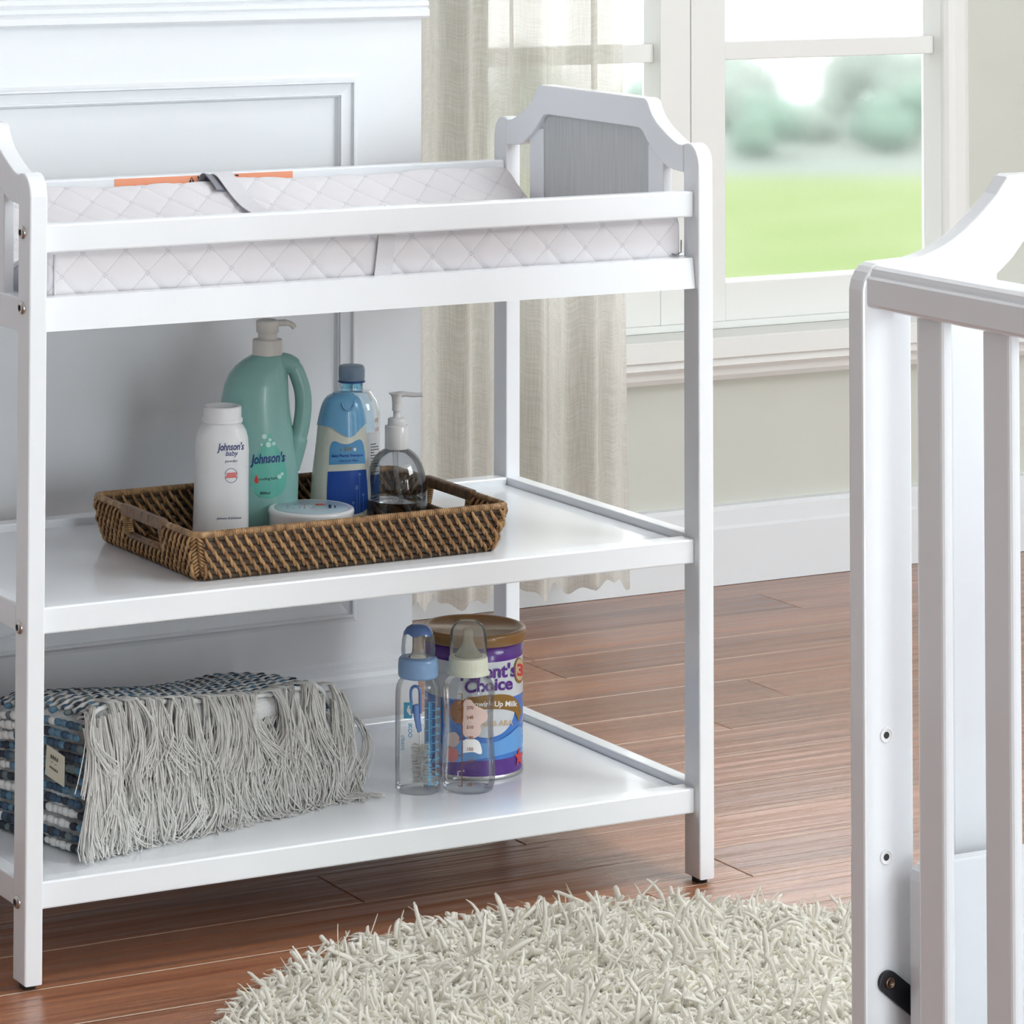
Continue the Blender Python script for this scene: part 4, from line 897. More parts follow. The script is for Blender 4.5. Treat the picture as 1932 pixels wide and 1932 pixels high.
# cap shell: same section a little larger, cut along the wave
mb = MB(); n = 120; hs = [0, .03, .08, .15, .25, .4, .55, .7, .82, .9, .95, .98, 1.0]; V = []
top = lf.rows[-1][0]
for j, t in enumerate(hs):
    for k in range(n):
        an = 2 * PI * k / n; ca, sa = math.cos(an), math.sin(an)
        xx = 622 + 47 * ca; hb = (b0[1] - wave(xx)) / sc + (0.026 * 0.175 * abs(sa)); h = hb + (top + 0.0012 - hb) * t
        _, l, r, b = lf.at(h - 0.0005); e = 2 / 2.5; g = 0.0009
        V.append(lf.world((l + r) / 2 + ((r - l) / 2 + g) * math.copysign(abs(ca) ** e, ca), (b + g) * math.copysign(abs(sa) ** e, sa), h + (0.0008 if t == 1 else 0)))
F = [(i * n + k, i * n + (k + 1) % n, (i + 1) * n + (k + 1) % n, (i + 1) * n + k) for i in range(len(hs) - 1) for k in range(n)]; F.append(tuple((len(hs) - 1) * n + k for k in range(n)))
mb.add(V, F, 0, True); cp = mb.build('cap', 'sky_cap', sh)
mb = MB(); pts = [lf.front((x - b0[0]) / sc, (b0[1] - y) / sc, 0.0016) for x, y in ((622, 759), (624, 765), (628, 771), (634, 773), (640, 770), (644, 764), (646, 757))]
mb.tube(smooth_path(pts, 4), 0.0011, 10); mb.build('thumb_notch', 'sky_cap', cp)
decal(sh, 'upper_label', 'lab_blue', lf, [('p', P3(pxy([(598, 875), (599, 848), (601, 838), (606, 831.5), (612, 831.5), (620, 835), (630, 836.5), (640, 834.5), (650, 829), (657, 827.5), (662, 833), (665, 846), (667.5, 872)], 4)))], 0.0003)
decal(sh, 'lower_label', 'lab_navy', lf, [('p', P3(pxy([(594, 965), (594, 930), (596, 887.5)], 3)[:-1] + pxy([(596, 887.5), (630, 886), (668.5, 883)], 3)[:-1] + pxy([(668.5, 883), (671, 915), (672.5, 945), (670, 956), (660, 963), (640, 967), (594, 967)], 4)))], 0.0003)
T = lambda t, x, y, size, shr=0.0, bold=0.0, rot=0.04: ('t', t, size / sc, (x - b0[0]) / sc, (b0[1] - y) / sc, shr, bold / sc, rot)
decal(sh, 'small_lettering', 'lab_navy', lf, [T('Baby Plantsy Shampoo', 633, 857.5, 6.6, 0.0, 0.22), T('Diamond Flake', 635, 867, 6.0, 0.3, 0.05)], 0.0006)
decal(sh, 'brand_letters', 'gold_print', lf, [T('a', 620, 846, 9.5), T('SW', 634, 845.5, 10.5, 0.1, 0.2)], 0.0006); decal(sh, 'brand_letters', 'white_print', lf, [T('e', 646.5, 845, 11.5, 0.1, 0.4)], 0.0006)
fl = []
for (x, yt) in ((656, 892), (651, 915), (644, 945), (663, 930)):
    fl.append(('p', P3([(x - 0.5, yt), (x + 0.5, yt), (x + 0.9, 965), (x - 0.3, 965)]))); fl.append(('p', P3(circ(2.6, 10, x, yt))))
fl.append(('p', P3(circ(3.2, 10, 650.5, 918))))
decal(sh, 'flower_print', 'lab_line', lf, fl, 0.0006)
# ------------------------------------------------------------------ water bottle with dusty blue cap, behind
c = Vector((0.5960, 0.3265, Z2)); b0 = (650, 972); sc = 1497.0; LB0 = b0
wb_ = thing('blue_cap_bottle', c, 'clear bottle with a dusty blue screw cap, behind the blue-capped shampoo', 'bottle')
lfw = Loft(c, rowify([(972, 612, 688, .022), (965, 606, 692.5, .027), (830, 606.5, 693, .029), (800, 607, 693, .029), (790, 607.5, 692.5, .029), (780, 607, 692.5, .029), (768, 607.5, 691, .028), (752, 611.5, 686, .025), (742, 617, 679, .0215), (735, 617.5, 675, .0185), (732, 617, 661.5, .0145)], *b0, sc, 0), 2.0, 0.17)
mb = MB(); lfw.mesh(mb, cap=False); mb.build('body', 'clear_blue', wb_)
cc = lfw.world((638.5 - 650) / sc, 0, 0); H = lambda y: (972 - y) / sc
mb = MB(); ring_lathe(mb, [(0.0150, H(734)), (0.0142, H(730)), (0.0142, H(720)), (0.0142, H(716))], cc, 48, close=False); mb.build('neck', 'clear_neck', wb_)
mb = MB(); ring_lathe(mb, [(0.0150, H(718.5)), (0.0175, H(718)), (0.0175, H(716)), (0.0150, H(715))], cc, 48); mb.build('neck_ring', 'rim_blue', wb_)
mb = MB(); pf = [(0.0162, H(714.8)), (0.0164, H(712)), (0.0160, H(711)), (0.0166, H(710)), (0.0168, H(694)), (0.0160, H(689)), (0.0145, H(687)), (0.002, H(686.5))]
ring_lathe(mb, pf, cc, 60); mb.build('cap', 'cap_blue', wb_)
P4 = lambda pts: [((x - 650) / sc, (972 - y) / sc) for x, y in pts]
decal(wb_, 'paper_label', 'label_white', lfw, [('p', P4([(640, 955), (640, 818), (692, 810), (692, 955)]))], 0.0004)
decal(wb_, 'label_band', 'lab_navy', lfw, [('p', P4([(672, 935), (672, 893), (692, 890), (692, 935)]))], 0.0007)
rr_ = random.Random(3); ln_ = []
for k in range(13):
    y = 836 + k * 5.2; x = 674
    while x < 689:
        w_ = rr_.uniform(1.5, 4.5); ln_.append(('p', P4([(x, y - (x - 674) * 0.12), (x + w_, y - 0.12 * (x + w_ - 674)), (x + w_, y - 1.6 - 0.12 * (x + w_ - 674)), (x, y - 1.6 - (x - 674) * 0.12)]))); x += w_ + 0.8
        if rr_.random() < 0.15: break
decal(wb_, 'fine_print', 'ink', lfw, ln_, 0.0009, 0)
# ------------------------------------------------------------------ clear hand soap pump
c = Vector((0.6080, 0.2475, Z2)); b0 = (736.5, 995); sc = 1515.0
hs_ = thing('hand_soap_pump', c, 'clear dome-shaped soap bottle with a white pump, at the right in the rattan tray', 'bottle')
H = lambda y: (995 - y) / sc
body = [(0.0340, 0.0), (0.0372, H(992)), (0.0383, H(985)), (0.0385, H(950)), (0.0383, H(930)), (0.0374, H(910)), (0.0352, H(891)), (0.0318, H(875)), (0.0275, H(863)), (0.0225, H(855)), (0.0180, H(850)), (0.0148, H(848)), (0.0142, H(845)), (0.0142, H(838))]
mb = MB(); mb.lathe(body, c, 64, close=False); o = len(mb.v); mb.build('body', 'clear_soap', hs_)
mb = MB(); mb.lathe([(0.0330, 0.0022), (0.0362, 0.004), (0.0372, H(984)), (0.0374, H(950)), (0.0374, H(943)), (0.0374, H(940.5))], c, 64); mb.build('liquid', 'liquid', hs_)
mb = MB(); mb.lathe([(0.0146, H(847)), (0.0148, H(845.5)), (0.0146, H(805)), (0.0138, H(803.6)), (0.0112, H(803)), (0.0110, H(792)), (0.0100, H(790)), (0.0045, H(789.6)), (0.0042, H(778)), (0.0055, H(776.5)), (0.0060, H(774)), (0.0053, H(772)), (0.0060, H(770)), (0.0053, H(768)), (0.0060, H(766)), (0.0053, H(764)), (0.0058, H(762)), (0.0060, H(753)), (0.0068, H(749)), (0.0094, H(745)), (0.0100, H(743.6)), (0.0085, H(743.2)), (0.001, H(745.5))], c, 48); pm = mb.build('pump', 'plastic_shiny', hs_)
W5 = lambda x, y, d=0.0: c + RV * ((x - 736.5) / sc) + NV_ * d + Vector((0, 0, H(y)))
mb = MB(); mb.tube(smooth_path([W5(738, 746), W5(750, 745.5), W5(762, 746.5), W5(775, 747), W5(786, 746.5)], 5), [0.0044] * 6 + [0.0036] * 8 + [0.0031] * 7, 14, sq=(1.0, 0.85)); mb.build('nozzle', 'plastic_shiny', pm)
mb = MB(); mb.tube(smooth_path([W5(734, 845), W5(735, 880), W5(738, 905), W5(743, 930), W5(752, 955), W5(764, 985)], 5), 0.0030, 12); mb.build('dip_tube', 'clear_milky', pm)
class Cyl(Loft): pass
lfh = Loft(c, [(0.0, -.0385, .0385, .0385), (0.05, -.0385, .0385, .0385)], 2.0, 0.18)
decal(hs_, 'label_lettering', 'ink', lfh, [('t', 'ES', 0.0115, (724 - 736.5) / sc, H(962), 0, 0.0003, PI / 2)], 0.0006)
# ------------------------------------------------------------------ flat jar
c = Vector((0.4743, 0.2220, Z2))
jr = thing('cream_jar', c, 'low round white cream jar with pale blue printed lid, in the tray', 'jar')
mb = MB(); mb.lathe([(0.0500, 0.0), (0.0512, 0.001), (0.0512, 0.0185), (0.0508, 0.0195)], c, 72); mb.build('base', 'plastic_shiny', jr)
mb = MB(); mb.lathe([(0.0512, 0.0196), (0.0519, 0.0202), (0.0519, 0.0330), (0.0524, 0.0345), (0.0527, 0.0375), (0.0520, 0.0398), (0.0498, 0.0410), (0.0470, 0.0408), (0.002, 0.0408)], c, 72); ld = mb.build('lid', 'plastic_shiny', jr)
mb = MB(); mb.lathe([(0.0455, 0.04085), (0.0450, 0.0412), (0.002, 0.0412)], c, 64); pl = mb.build('lid_label', 'jar_blue', ld)
def onlid(u, v): p = c + RV * u - NV_ * v; return (p.x, p.y, c.z + 0.0415)
mb = MB(); rj = random.Random(9)          # unreadable curly script, and two short sideways lines
for k in range(30):
    u = rj.uniform(-0.030, 0.008); v = rj.uniform(-0.012, 0.018); a = rj.uniform(0, 3.1); l = rj.uniform(0.003, 0.006)
    add_flat(mb, poly_bm(pxy([(-l / 2, 0), (0, 0.0012), (l / 2, 0), (0, 0.0004)], 3)), onlid, 0, 0, (1, 1), (u, v), a)
for k in range(9): add_flat(mb, poly_bm([(0, 0), (0.0036, 0), (0.0036, 0.0016), (0, 0.0016)]), onlid, 0, 0, (1, 1), (0.021, -0.010 + k * 0.0024))
for k in range(7): add_flat(mb, poly_bm([(0, 0), (0.0020, 0), (0.0020, 0.0014), (0, 0.0014)]), onlid, 0, 0, (1, 1), (0.028, -0.008 + k * 0.0024))
mb.build('lid_lettering', 'ink', pl)
mb = MB(); add_flat(mb, poly_bm(pxy([(0.004, 0.012), (0.008, 0.018), (0.014, 0.019), (0.017, 0.014), (0.013, 0.009), (0.007, 0.008)], 3)), onlid, 0); mb.build('lid_print', 'red', pl)
# ================================================================== LOWER SHELF: tin and feeding bottles
Z3 = 0.1072
c = Vector((0.7125, 0.2350, Z3)); b0 = (893.5, 1449); sc = 1509.0
tin = thing('milk_powder_tin', c, 'large purple and blue milk powder tin with a bronze lid, behind two feeding bottles', 'tin')
R_ = 0.0622; H = lambda y: (b0[1] - y) / sc
prof = [(R_ - .001, 0.0), (R_ + .0006, .0012), (R_ + .0006, .0035), (R_ - .0004, .0045), (R_ - .0004, .0050), (R_ - .0006, .024), (R_ - .0006, .0242), (R_ - .0006, .048), (R_ - .0016, .0495), (R_ - .0006, .051), (R_ - .0006, .085), (R_ - .0016, .0865), (R_ - .0006, .088), (R_ - .0006, .0975), (R_ - .0006, .0977), (R_ - .0006, .126), (R_ - .0016, .1275), (R_ - .0006, .129), (R_ - .0006, .1432), (R_ - .0006, .1434), (R_ - .0006, .1655)]
ms = [0, 0, 0, 0, 1, 1, 2, 2, 2, 2, 2, 2, 2, 2, 3, 3, 3, 3, 3, 1]
mb = MB(); mb.lathe(prof, c, 96, ms=ms); mb.build('body', ['steel', 'purple', 'tin_blue', 'tin_white'], tin)
mb = MB(); mb.lathe([(R_ + .0010, .1610), (R_ + .0030, .1620), (R_ + .0034, .1720), (R_ + .0026, .1752), (R_ + .0008, .1762), (R_ - .0030, .1762), (R_ - .0062, .1745), (R_ - .0072, .1735), (0.002, .1735)], c, 96); mb.build('lid', 'gold', tin)
lf = Loft(c, [(0, -R_, R_, R_), (.2, -R_, R_, R_)], 2.0, 0.247)
P = lambda pts: [((x - b0[0]) / sc, (b0[1] - y) / sc) for x, y in pts]
T = lambda t, x, y, size, shr=0.0, bold=0.0, rot=0.09: ('t', t, size / sc, (x - b0[0]) / sc, (b0[1] - y) / sc, shr, bold / sc, rot)
decal(tin, 'white_oval', 'tin_white', lf, [('p', P(pxy([(852, 1330), (870, 1322), (900, 1319), (930, 1322), (952, 1326), (966, 1336), (964, 1356), (952, 1376), (935, 1388), (912, 1393), (890, 1388), (868, 1370), (856, 1350)], 4)))], 0.0003)
decal(tin, 'lower_glow', 'tin_blue2', lf, [('p', P(pxy([(812, 1440), (830, 1405), (860, 1396), (890, 1402), (925, 1402), (955, 1388), (975, 1372), (984, 1380), (984, 1408), (950, 1422), (900, 1432), (860, 1438)], 3)))], 0.0002)
decal(tin, 'bronze_ribbon', 'bronze_print', lf, [('p', P(pxy([(858, 1352), (856, 1335), (872, 1322), (895, 1317), (920, 1314), (948, 1313), (966, 1318), (977, 1332), (981, 1344), (978, 1353), (975, 1363)], 4) + pxy([(975, 1363), (970, 1350), (966, 1345), (950, 1341), (930, 1340), (905, 1341), (885, 1345), (868, 1350)], 4)))], 0.0006)
decal(tin, 'brand_lettering', 'purple', lf, [T("Parent's", 916, 1273, 34, 0.12, 0.9), T('Choice', 916, 1297, 32, 0.12, 0.9)], 0.0006)
decal(tin, 'ribbon_lettering', 'white_print', lf, [T('Growing Up Milk', 922, 1331, 14, 0.12, 0.3, 0.02)], 0.0009)
decal(tin, 'bronze_lettering', 'tan_print', lf, [T('DHA & ARA', 926, 1367, 14, 0.12, 0.35, 0.06)], 0.0008)
decal(tin, 'number_badge', 'bronze_print', lf, [('p', P(circ(10.5, 28, 976.5, 1268, 24)))], 0.0006); decal(tin, 'number_badge', 'tan_print', lf, [('p', P(circ(8.5, 28, 977.3, 1266.5, 20.5)))], 0.0009)
decal(tin, 'badge_number', 'red', lf, [T('3', 979, 1268, 30, 0, 1.2, 0.0)], 0.0012)
st = []
for k in range(10):
    a = PI / 2 + k * PI / 5 + 0.08; r = (20, 8)[k % 2]; st.append((976.5 + r * 0.52 * math.cos(a), 1428 - r * math.sin(a)))
decal(tin, 'red_star', 'red', lf, [('p', P(st))], 0.0009)
decal(tin, 'plain_toy_shape', 'teddy', lf, [('p', P(circ(16, 20, 861, 1345, 22))), ('p', P(circ(9, 14, 845, 1420, 14)))], 0.0007)
decal(tin, 'plain_toy_shape', 'blush_print', lf, [('p', P(circ(12, 20, 850, 1396, 14)))], 0.0009)
decal(tin, 'plain_toy_shape', 'pink', lf, [('p', P(circ(11, 20, 849, 1424, 14)))], 0.0011)
# ------------------------------------------------------------------ feeding bottle with blue collar
c = Vector((0.5990, 0.1765, Z3)); b0 = (785.5, 1488); sc = 1546.0; H = lambda y: (b0[1] - y) / sc
f1 = thing('feeding_bottle', c, 'clear feeding bottle with a powder blue collar and a cleaning brush inside', 'feeding bottle')
mb = MB(); mb.lathe([(0.0235, 0.0), (0.0268, 0.0012), (0.0278, 0.004), (0.0280, H(1470)), (0.0280, H(1320)), (0.0278, H(1305)), (0.0268, H(1294)), (0.0245, H(1285)), (0.0212, H(1280)), (0.0195, H(1278)), (0.0195, H(1262))], c, 64, close=False); mb.lathe([(0.0230, 0.0008), (0.010, 0.0035), (0.001, 0.0045)], c, 48, close=False); mb.build('body', 'clear', f1)
mb = MB(); mb.lathe([(0.0215, H(1277.5)), (0.0236, H(1276)), (0.0246, H(1272)), (0.0247, H(1256)), (0.0243, H(1247)), (0.0236, H(1242.5)), (0.0222, H(1240.5)), (0.002, H(1240))], c, 64); cl = mb.build('collar', 'pale_blue', f1)
mb = MB(); mb.lathe([(0.0205, H(1241)), (0.0208, H(1225)), (0.0200, H(1208)), (0.0180, H(1194)), (0.0145, H(1185)), (0.0095, H(1180.5)), (0.0010, H(1179))], c, 56, close=False); dm = mb.build('dome_cap', 'clear', f1)
mb = MB(); n = 56; V = []; hs = [H(1196), H(1190), H(1185), H(1181.5), H(1180)]; rsx = [0.0186, 0.0168, 0.0144, 0.0105, 0.0050]
for j in range(5):
    for k in range(n):
        a = 2 * PI * k / n; wv = 0.0016 * math.sin(a * 6) if j == 0 else 0; V.append((c.x + (rsx[j] - 0.0004) * math.cos(a), c.y + (rsx[j] - 0.0004) * math.sin(a), c.z + hs[j] + wv))
V.append((c.x, c.y, c.z + H(1179.6))); F = [(i * n + k, i * n + (k + 1) % n, (i + 1) * n + (k + 1) % n, (i + 1) * n + k) for i in range(4) for k in range(n)] + [(4 * n + k, 4 * n + (k + 1) % n, 5 * n) for k in range(n)]
mb.add(V, F, 0, True); mb.build('dome_tip', 'blue_handle', dm)
mb = MB(); mb.lathe([(0.0120, H(1240)), (0.0110, H(1236)), (0.0080, H(1232)), (0.0070, H(1222)), (0.0062, H(1210)), (0.0068, H(1204)), (0.0050, H(1199)), (0.001, H(1198))], c, 32); mb.build('teat', 'teat', f1)
lf = Loft(c, [(0, -.0280, .0280, .0280), (.2, -.0280, .0280, .0280)], 2.0, 0.24)
P = lambda pts: [((x - b0[0]) / sc, (b0[1] - y) / sc) for x, y in pts]
sq_ = lambda x0, y0, x1, y1: ('p', P([(x0, y1), (x1, y1), (x1, y0), (x0, y0)]))
it = [sq_(803.6, 1324, 805.2, 1481)]
k = 0; y = 1324
while y < 1478:
    it.append(sq_(805, y, 816 if k % 5 == 0 else 810.5, y + 1.0)); k += 1; y += 3.05
for q in range(7): it.append(sq_(793.5, 1335 + q * 21, 804, 1336 + q * 21))
decal(f1, 'scale_print', 'cyan_print', lf, it, 0.0004, 0)
T = lambda t, x, y, size, shr=0.0, bold=0.0, rot=0.0: ('t', t, size / sc, (x - b0[0]) / sc, (b0[1] - y) / sc, shr, bold / sc, rot)
decal(f1, 'scale_numbers', 'cyan_print', lf, [T(str(n_), 820.5, 1337 + i * 15.2, 6.4, 0, 0.15) for i, n_ in enumerate((240, 220, 200, 180, 160, 140, 120, 100, 80, 60))], 0.0004, 0)
decal(f1, 'logo_square', 'cyan_print', lf, [('p', P([(757, 1355), (772.5, 1355), (772.5, 1325), (757, 1325)]))], 0.0004)
decal(f1, 'logo_outline', 'white_print', lf, [('p', P([(762 + a, 1340 + b) for a, b in pxy([(0, 0), (2, -5), (3, -9), (6, -9), (5, -5), (8, -1), (7, 3), (9, 7), (7, 9), (4, 6), (2, 3)], 2)]))], 0.0007)
decal(f1, 'side_lettering', 'cyan_print', lf, [T('IKOO', 768.5, 1377, 10.5, 0, 0.25, -PI / 2), T('classic', 756, 1400, 11.5, 0.2, 0.1, -PI / 2)], 0.0004)
# cleaning brush standing inside it
bc = lambda x, y, d=0.0: c + RV * ((x - 785.5) / sc) + NV_ * d + Vector((0, 0, H(y)))
bsh = thing('bottle_brush', bc(792, 1484), 'small bottle brush with a looped blue handle standing inside the blue-collared feeding bottle', 'brush')
mb = MB(); loop = [bc(774.5, 1344, 0.004), bc(772.5, 1325, 0.004), bc(771.5, 1305, 0.004), bc(774, 1296.5, 0.004), bc(780, 1293.5, 0.004), bc(786, 1296.5, 0.004), bc(788.5, 1305, 0.004), bc(789.5, 1325, 0.004), bc(789.5, 1344, 0.004)]
mb.tube(smooth_path(loop, 5), 0.0019, 10)
pts = [bc(782, 1328, 0.004), bc(782.5, 1340, 0.004), bc(784, 1355, 0.003), bc(786.5, 1370, 0.002), bc(788.5, 1379, 0.002)]
mb.tube(smooth_path(pts, 4), [0.0066] * 5 + [0.0064] * 4 + [0.0056] * 4 + [0.0046] * 3 + [0.0035], 16, sq=(1.0, 0.5)); mb.build('handle', 'blue_handle', bsh)
mb = MB(); mb.tube(smooth_path([bc(788, 1378, 0.002), bc(790, 1410), bc(792.5, 1440), bc(794, 1484)], 5), 0.0011, 8); mb.build('stem', 'plastic_shiny', bsh)
mb = MB(); rb = random.Random(5)
for q in range(520):
    t = (q // 26) / 20; y = 1404 + t * 72; x = 790 + (y - 1410) * 0.05; a = rb.uniform(0, 2 * PI); l = 0.0125 * (0.85 + 0.15 * rb.random()); s0 = bc(x, y); e = s0 + RV * (math.cos(a) * l) + NV_ * (math.sin(a) * l) + Vector((0, 0, rb.uniform(-0.001, 0.001)))
    mb.tube([s0, e], 0.00034, 3, cap=False)
mb.build('bristles', 'fringe', bsh)['kind'] = 'stuff'
# ------------------------------------------------------------------ feeding bottle with cream collar
c = Vector((0.6580, 0.1560, Z3)); b0 = (883.5, 1486); sc = 1541.0; H = lambda y: (b0[1] - y) / sc
f2 = thing('feeding_bottle', c, 'wider waisted clear feeding bottle with a cream collar and brown printed scale', 'feeding bottle')
body = [(0.0280, 0.0), (0.0305, 0.0010), (0.0322, H(1474)), (0.0333, H(1462)), (0.0335, H(1445)), (0.0328, H(1420)), (0.0314, H(1395)), (0.0306, H(1370)), (0.0308, H(1345)), (0.0318, H(1322)), (0.0326, H(1308)), (0.0322, H(1298)), (0.0302, H(1288)), (0.0265, H(1280)), (0.0230, H(1276)), (0.0215, H(1274)), (0.0215, H(1262))]
mb = MB(); mb.lathe(body, c, 64, close=False); mb.lathe([(0.0275, 0.0008), (0.012, 0.0045), (0.001, 0.0055)], c, 48, close=False); mb.build('body', 'clear', f2)
mb = MB(); mb.lathe([(0.0245, H(1273)), (0.0266, H(1271.5)), (0.0266, H(1269.5)), (0.0248, H(1267)), (0.0243, H(1262)), (0.0240, H(1245)), (0.0234, H(1241)), (0.0220, H(1239.5)), (0.0160, H(1239)), (0.002, H(1239))], c, 64); mb.build('collar', 'cream', f2)
mb = MB(); mb.lathe([(0.0228, H(1241)), (0.0230, H(1215)), (0.0228, H(1203)), (0.0212, H(1190)), (0.0178, H(1181)), (0.0120, H(1175.5)), (0.0010, H(1173.5))], c, 56, close=False); mb.build('dome_cap', 'clear_milky', f2)
mb = MB(); mb.lathe([(0.0175, H(1239)), (0.0165, H(1236)), (0.0130, H(1230)), (0.0090, H(1221)), (0.0066, H(1212)), (0.0062, H(1204)), (0.0072, H(1198)), (0.0066, H(1191)), (0.0040, H(1187)), (0.001, H(1186))], c, 40); mb.build('teat', 'teat', f2)
LR = [(h, -r, r, r) for r, h in body[:-2]]
lf = Loft(c, LR, 2.0, 0.24); P = lambda pts: [((x - b0[0]) / sc, (b0[1] - y) / sc) for x, y in pts]
it = [sq_(868.3, 1309, 869.8, 1482)]
for k in range(13): it.append(sq_(868.5 if k % 2 else 862, 1310 + k * 14.2, 877 if k % 2 else 869, 1311.3 + k * 14.2))
decal(f2, 'scale_print', 'brown_print', lf, it, 0.0004, 0)
T = lambda t, x, y, size, shr=0.0, bold=0.0, rot=0.0: ('t', t, size / sc, (x - b0[0]) / sc, (b0[1] - y) / sc, shr, bold / sc, rot)
decal(f2, 'scale_numbers', 'brown_print', lf, [T(t_, 884, y, 8.5, 0, 0.1) for t_, y in (('300', 1319), ('270', 1336.5), ('240', 1354.5), ('210', 1372.5), ('180', 1392), ('150', 1413), ('120', 1434), ('60', 1478))], 0.0007, 0)
decal(f2, 'plain_print', 'blush_print', lf, [('p', P(pxy([(872, 1338), (872, 1326), (878, 1320), (886, 1322), (894, 1332), (908, 1338), (918, 1347), (916, 1360), (904, 1368), (905, 1380), (896, 1391), (880, 1392), (871, 1384), (871, 1360)], 3)))], 0.0004)
decal(f2, 'plain_print', 'white_print', lf, [('p', P(pxy([(871, 1397), (880, 1393), (895, 1395), (903, 1402), (907, 1418), (902, 1422), (890, 1418), (871, 1420)], 3)))], 0.0004)
# ================================================================== FOLDED THROW
ANG = math.radians(15.0); E1 = Vector((math.cos(ANG), math.sin(ANG), 0)); E2 = Vector((-math.sin(ANG), math.cos(ANG), 0)); BO = Vector((0.118, 0.098, Z3 + 0.0004))
th = thing('folded_throw', BO + E1 * 0.22 + E2 * 0.12, 'folded blue and grey knitted throw with long white fringe on the bottom shelf', 'throw')
BW, BD = 0.400, 0.185
def bw(u, v, z): return BO + E1 * u + E2 * v + Vector((0, 0, z))
def hgt(u, v):
    h = 0.160 - 0.028 * (u / BW) + 0.005 * math.sin(u * 15 + 1) - 0.022 * max(v / BD, 0) ** 2.2; k = min(u + 0.004, BW - u) / 0.05; h *= (1 - (1 - min(max(k, 0), 1)) ** 2.4 * (0.10 if u < BW / 2 else 0.45)); return h
LAY = 4; bob = {0: MB(), 1: MB(), 2: MB(), 3: MB(), 4: MB()}; ico = bmesh.new(); bmesh.ops.create_icosphere(ico, subdivisions=2, radius=1); IV = [v.co.copy() for v in ico.verts]; IF = [[v.index for v in f.verts] for f in ico.faces]; ico.free()
rb = random.Random(11)
def addbob(p, a, b, cc_, size, white=False):
    """oval knit stitch; a, b, cc_ are its axes"""
    k = 4 if white else rb.choices([0, 1, 2, 3], [4, 4, 3, 3])[0]; bob[k].add([p + a * (v.x * size) + b * (v.y * size * 0.66) + cc_ * (v.z * size * 0.55) for v in IV], IF, 0, True)
for q in range(LAY):
    mb = MB(); n = 110; nz = 7; f0 = q / LAY; f1_ = (q + 1) / LAY; sx = rb.uniform(-0.006, 0.006) if q < LAY - 1 else 0.0
    def ring(t, k):
        a = 2 * PI * k / n; e = 0.32; ca, sa = math.cos(a), math.sin(a); bulge = math.sin(PI * t) ** 0.6 * 0.008 - 0.006
        uu = BW / 2 + (BW / 2 + bulge) * math.copysign(abs(ca) ** e, ca) + sx; vv = BD / 2 + (BD / 2 + bulge) * math.copysign(abs(sa) ** e, sa)
        uu = uu + 0.003 * math.sin(vv * 60 + q * 2); vv += 0.003 * math.sin(uu * 40 + q)
        return uu, vv, hgt(min(max(uu, 0), BW), min(max(vv, 0), BD)) * (f0 + (f1_ - f0) * t) * 0.995
    for j in range(nz):
        for k in range(n): mb.v.append(tuple(bw(*ring(j / (nz - 1), k))))
    for j in range(nz - 1):
        for k in range(n): mb.f.append((j * n + k, j * n + (k + 1) % n, (j + 1) * n + (k + 1) % n, (j + 1) * n + k)); mb.m.append(0); mb.sm.append(True)
    # top surface as concentric rings
    last = (nz - 1) * n; prev = last
    for g in (0.8, 0.6, 0.4, 0.2, 0.04):
        st_ = len(mb.v)
        for k in range(n):
            uu, vv, _ = ring(1, k); uu = BW / 2 + (uu - BW / 2) * g; vv = BD / 2 + (vv - BD / 2) * g; mb.v.append(tuple(bw(uu, vv, hgt(min(max(uu, 0), BW), min(max(vv, 0), BD)) * f1_ + 0.003 * (1 - g))))
        for k in range(n): mb.f.append((prev + k, prev + (k + 1) % n, st_ + (k + 1) % n, st_ + k)); mb.m.append(0); mb.sm.append(True)
        prev = st_
    mb.f.append(tuple(prev + k for k in range(n))); mb.m.append(0); mb.sm.append(True)
    mb.f.append(tuple(k for k in range(n))[::-1]); mb.m.append(0); mb.sm.append(True)
    mb.build('folded_layer', 'knit', th)
    # stitches on the left end and the back-left of each layer
    rows = 3
    for r_ in range(rows):
        t = (r_ + 0.6) / (rows + 0.1); v = 0.004
        while v < BD - 0.004:
            uu = -0.001 + sx - 0.004 * math.sin(PI * t); p = bw(uu - 0.0015, v + (r_ % 2) * 0.006, hgt(0, v) * (f0 + (f1_ - f0) * t)); addbob(p, E2, Vector((0, 0, 1)), E1, rb.uniform(0.0060, 0.0085), (int(v * 500) + r_) % 5 < 2); v += rb.uniform(0.0085, 0.0120)
r_ = 0; v = 0.010
while v < BD - 0.004:
    u = 0.004 + (r_ % 2) * 0.007
    while u < BW - 0.006:
        p = bw(u, v + rb.uniform(-0.0008, 0.0008), hgt(u, v) + 0.0020); addbob(p, E1, E2, Vector((0, 0, 1)), rb.uniform(0.0056, 0.0070)); u += 0.0160
    v += 0.0140; r_ += 1
for k in range(5): bob[k].build('knit_stitches', ('bob1', 'bob2', 'bob3', 'bob4', 'knit')[k], th)['kind'] = 'stuff'
# ridges of pale knit between the stitches on top
mb = MB(); v = 0.0042
while v < BD:
    mb.tube([bw(u * BW / 60, v + 0.0008 * math.sin(u * 1.7), hgt(u * BW / 60, v) + 0.0014 + 0.0008 * math.sin(u * 2.6)) for u in range(1, 60)], 0.0032, 6); v += 0.0140
mb.build('knit_ridges', 'knit', th)['kind'] = 'stuff'
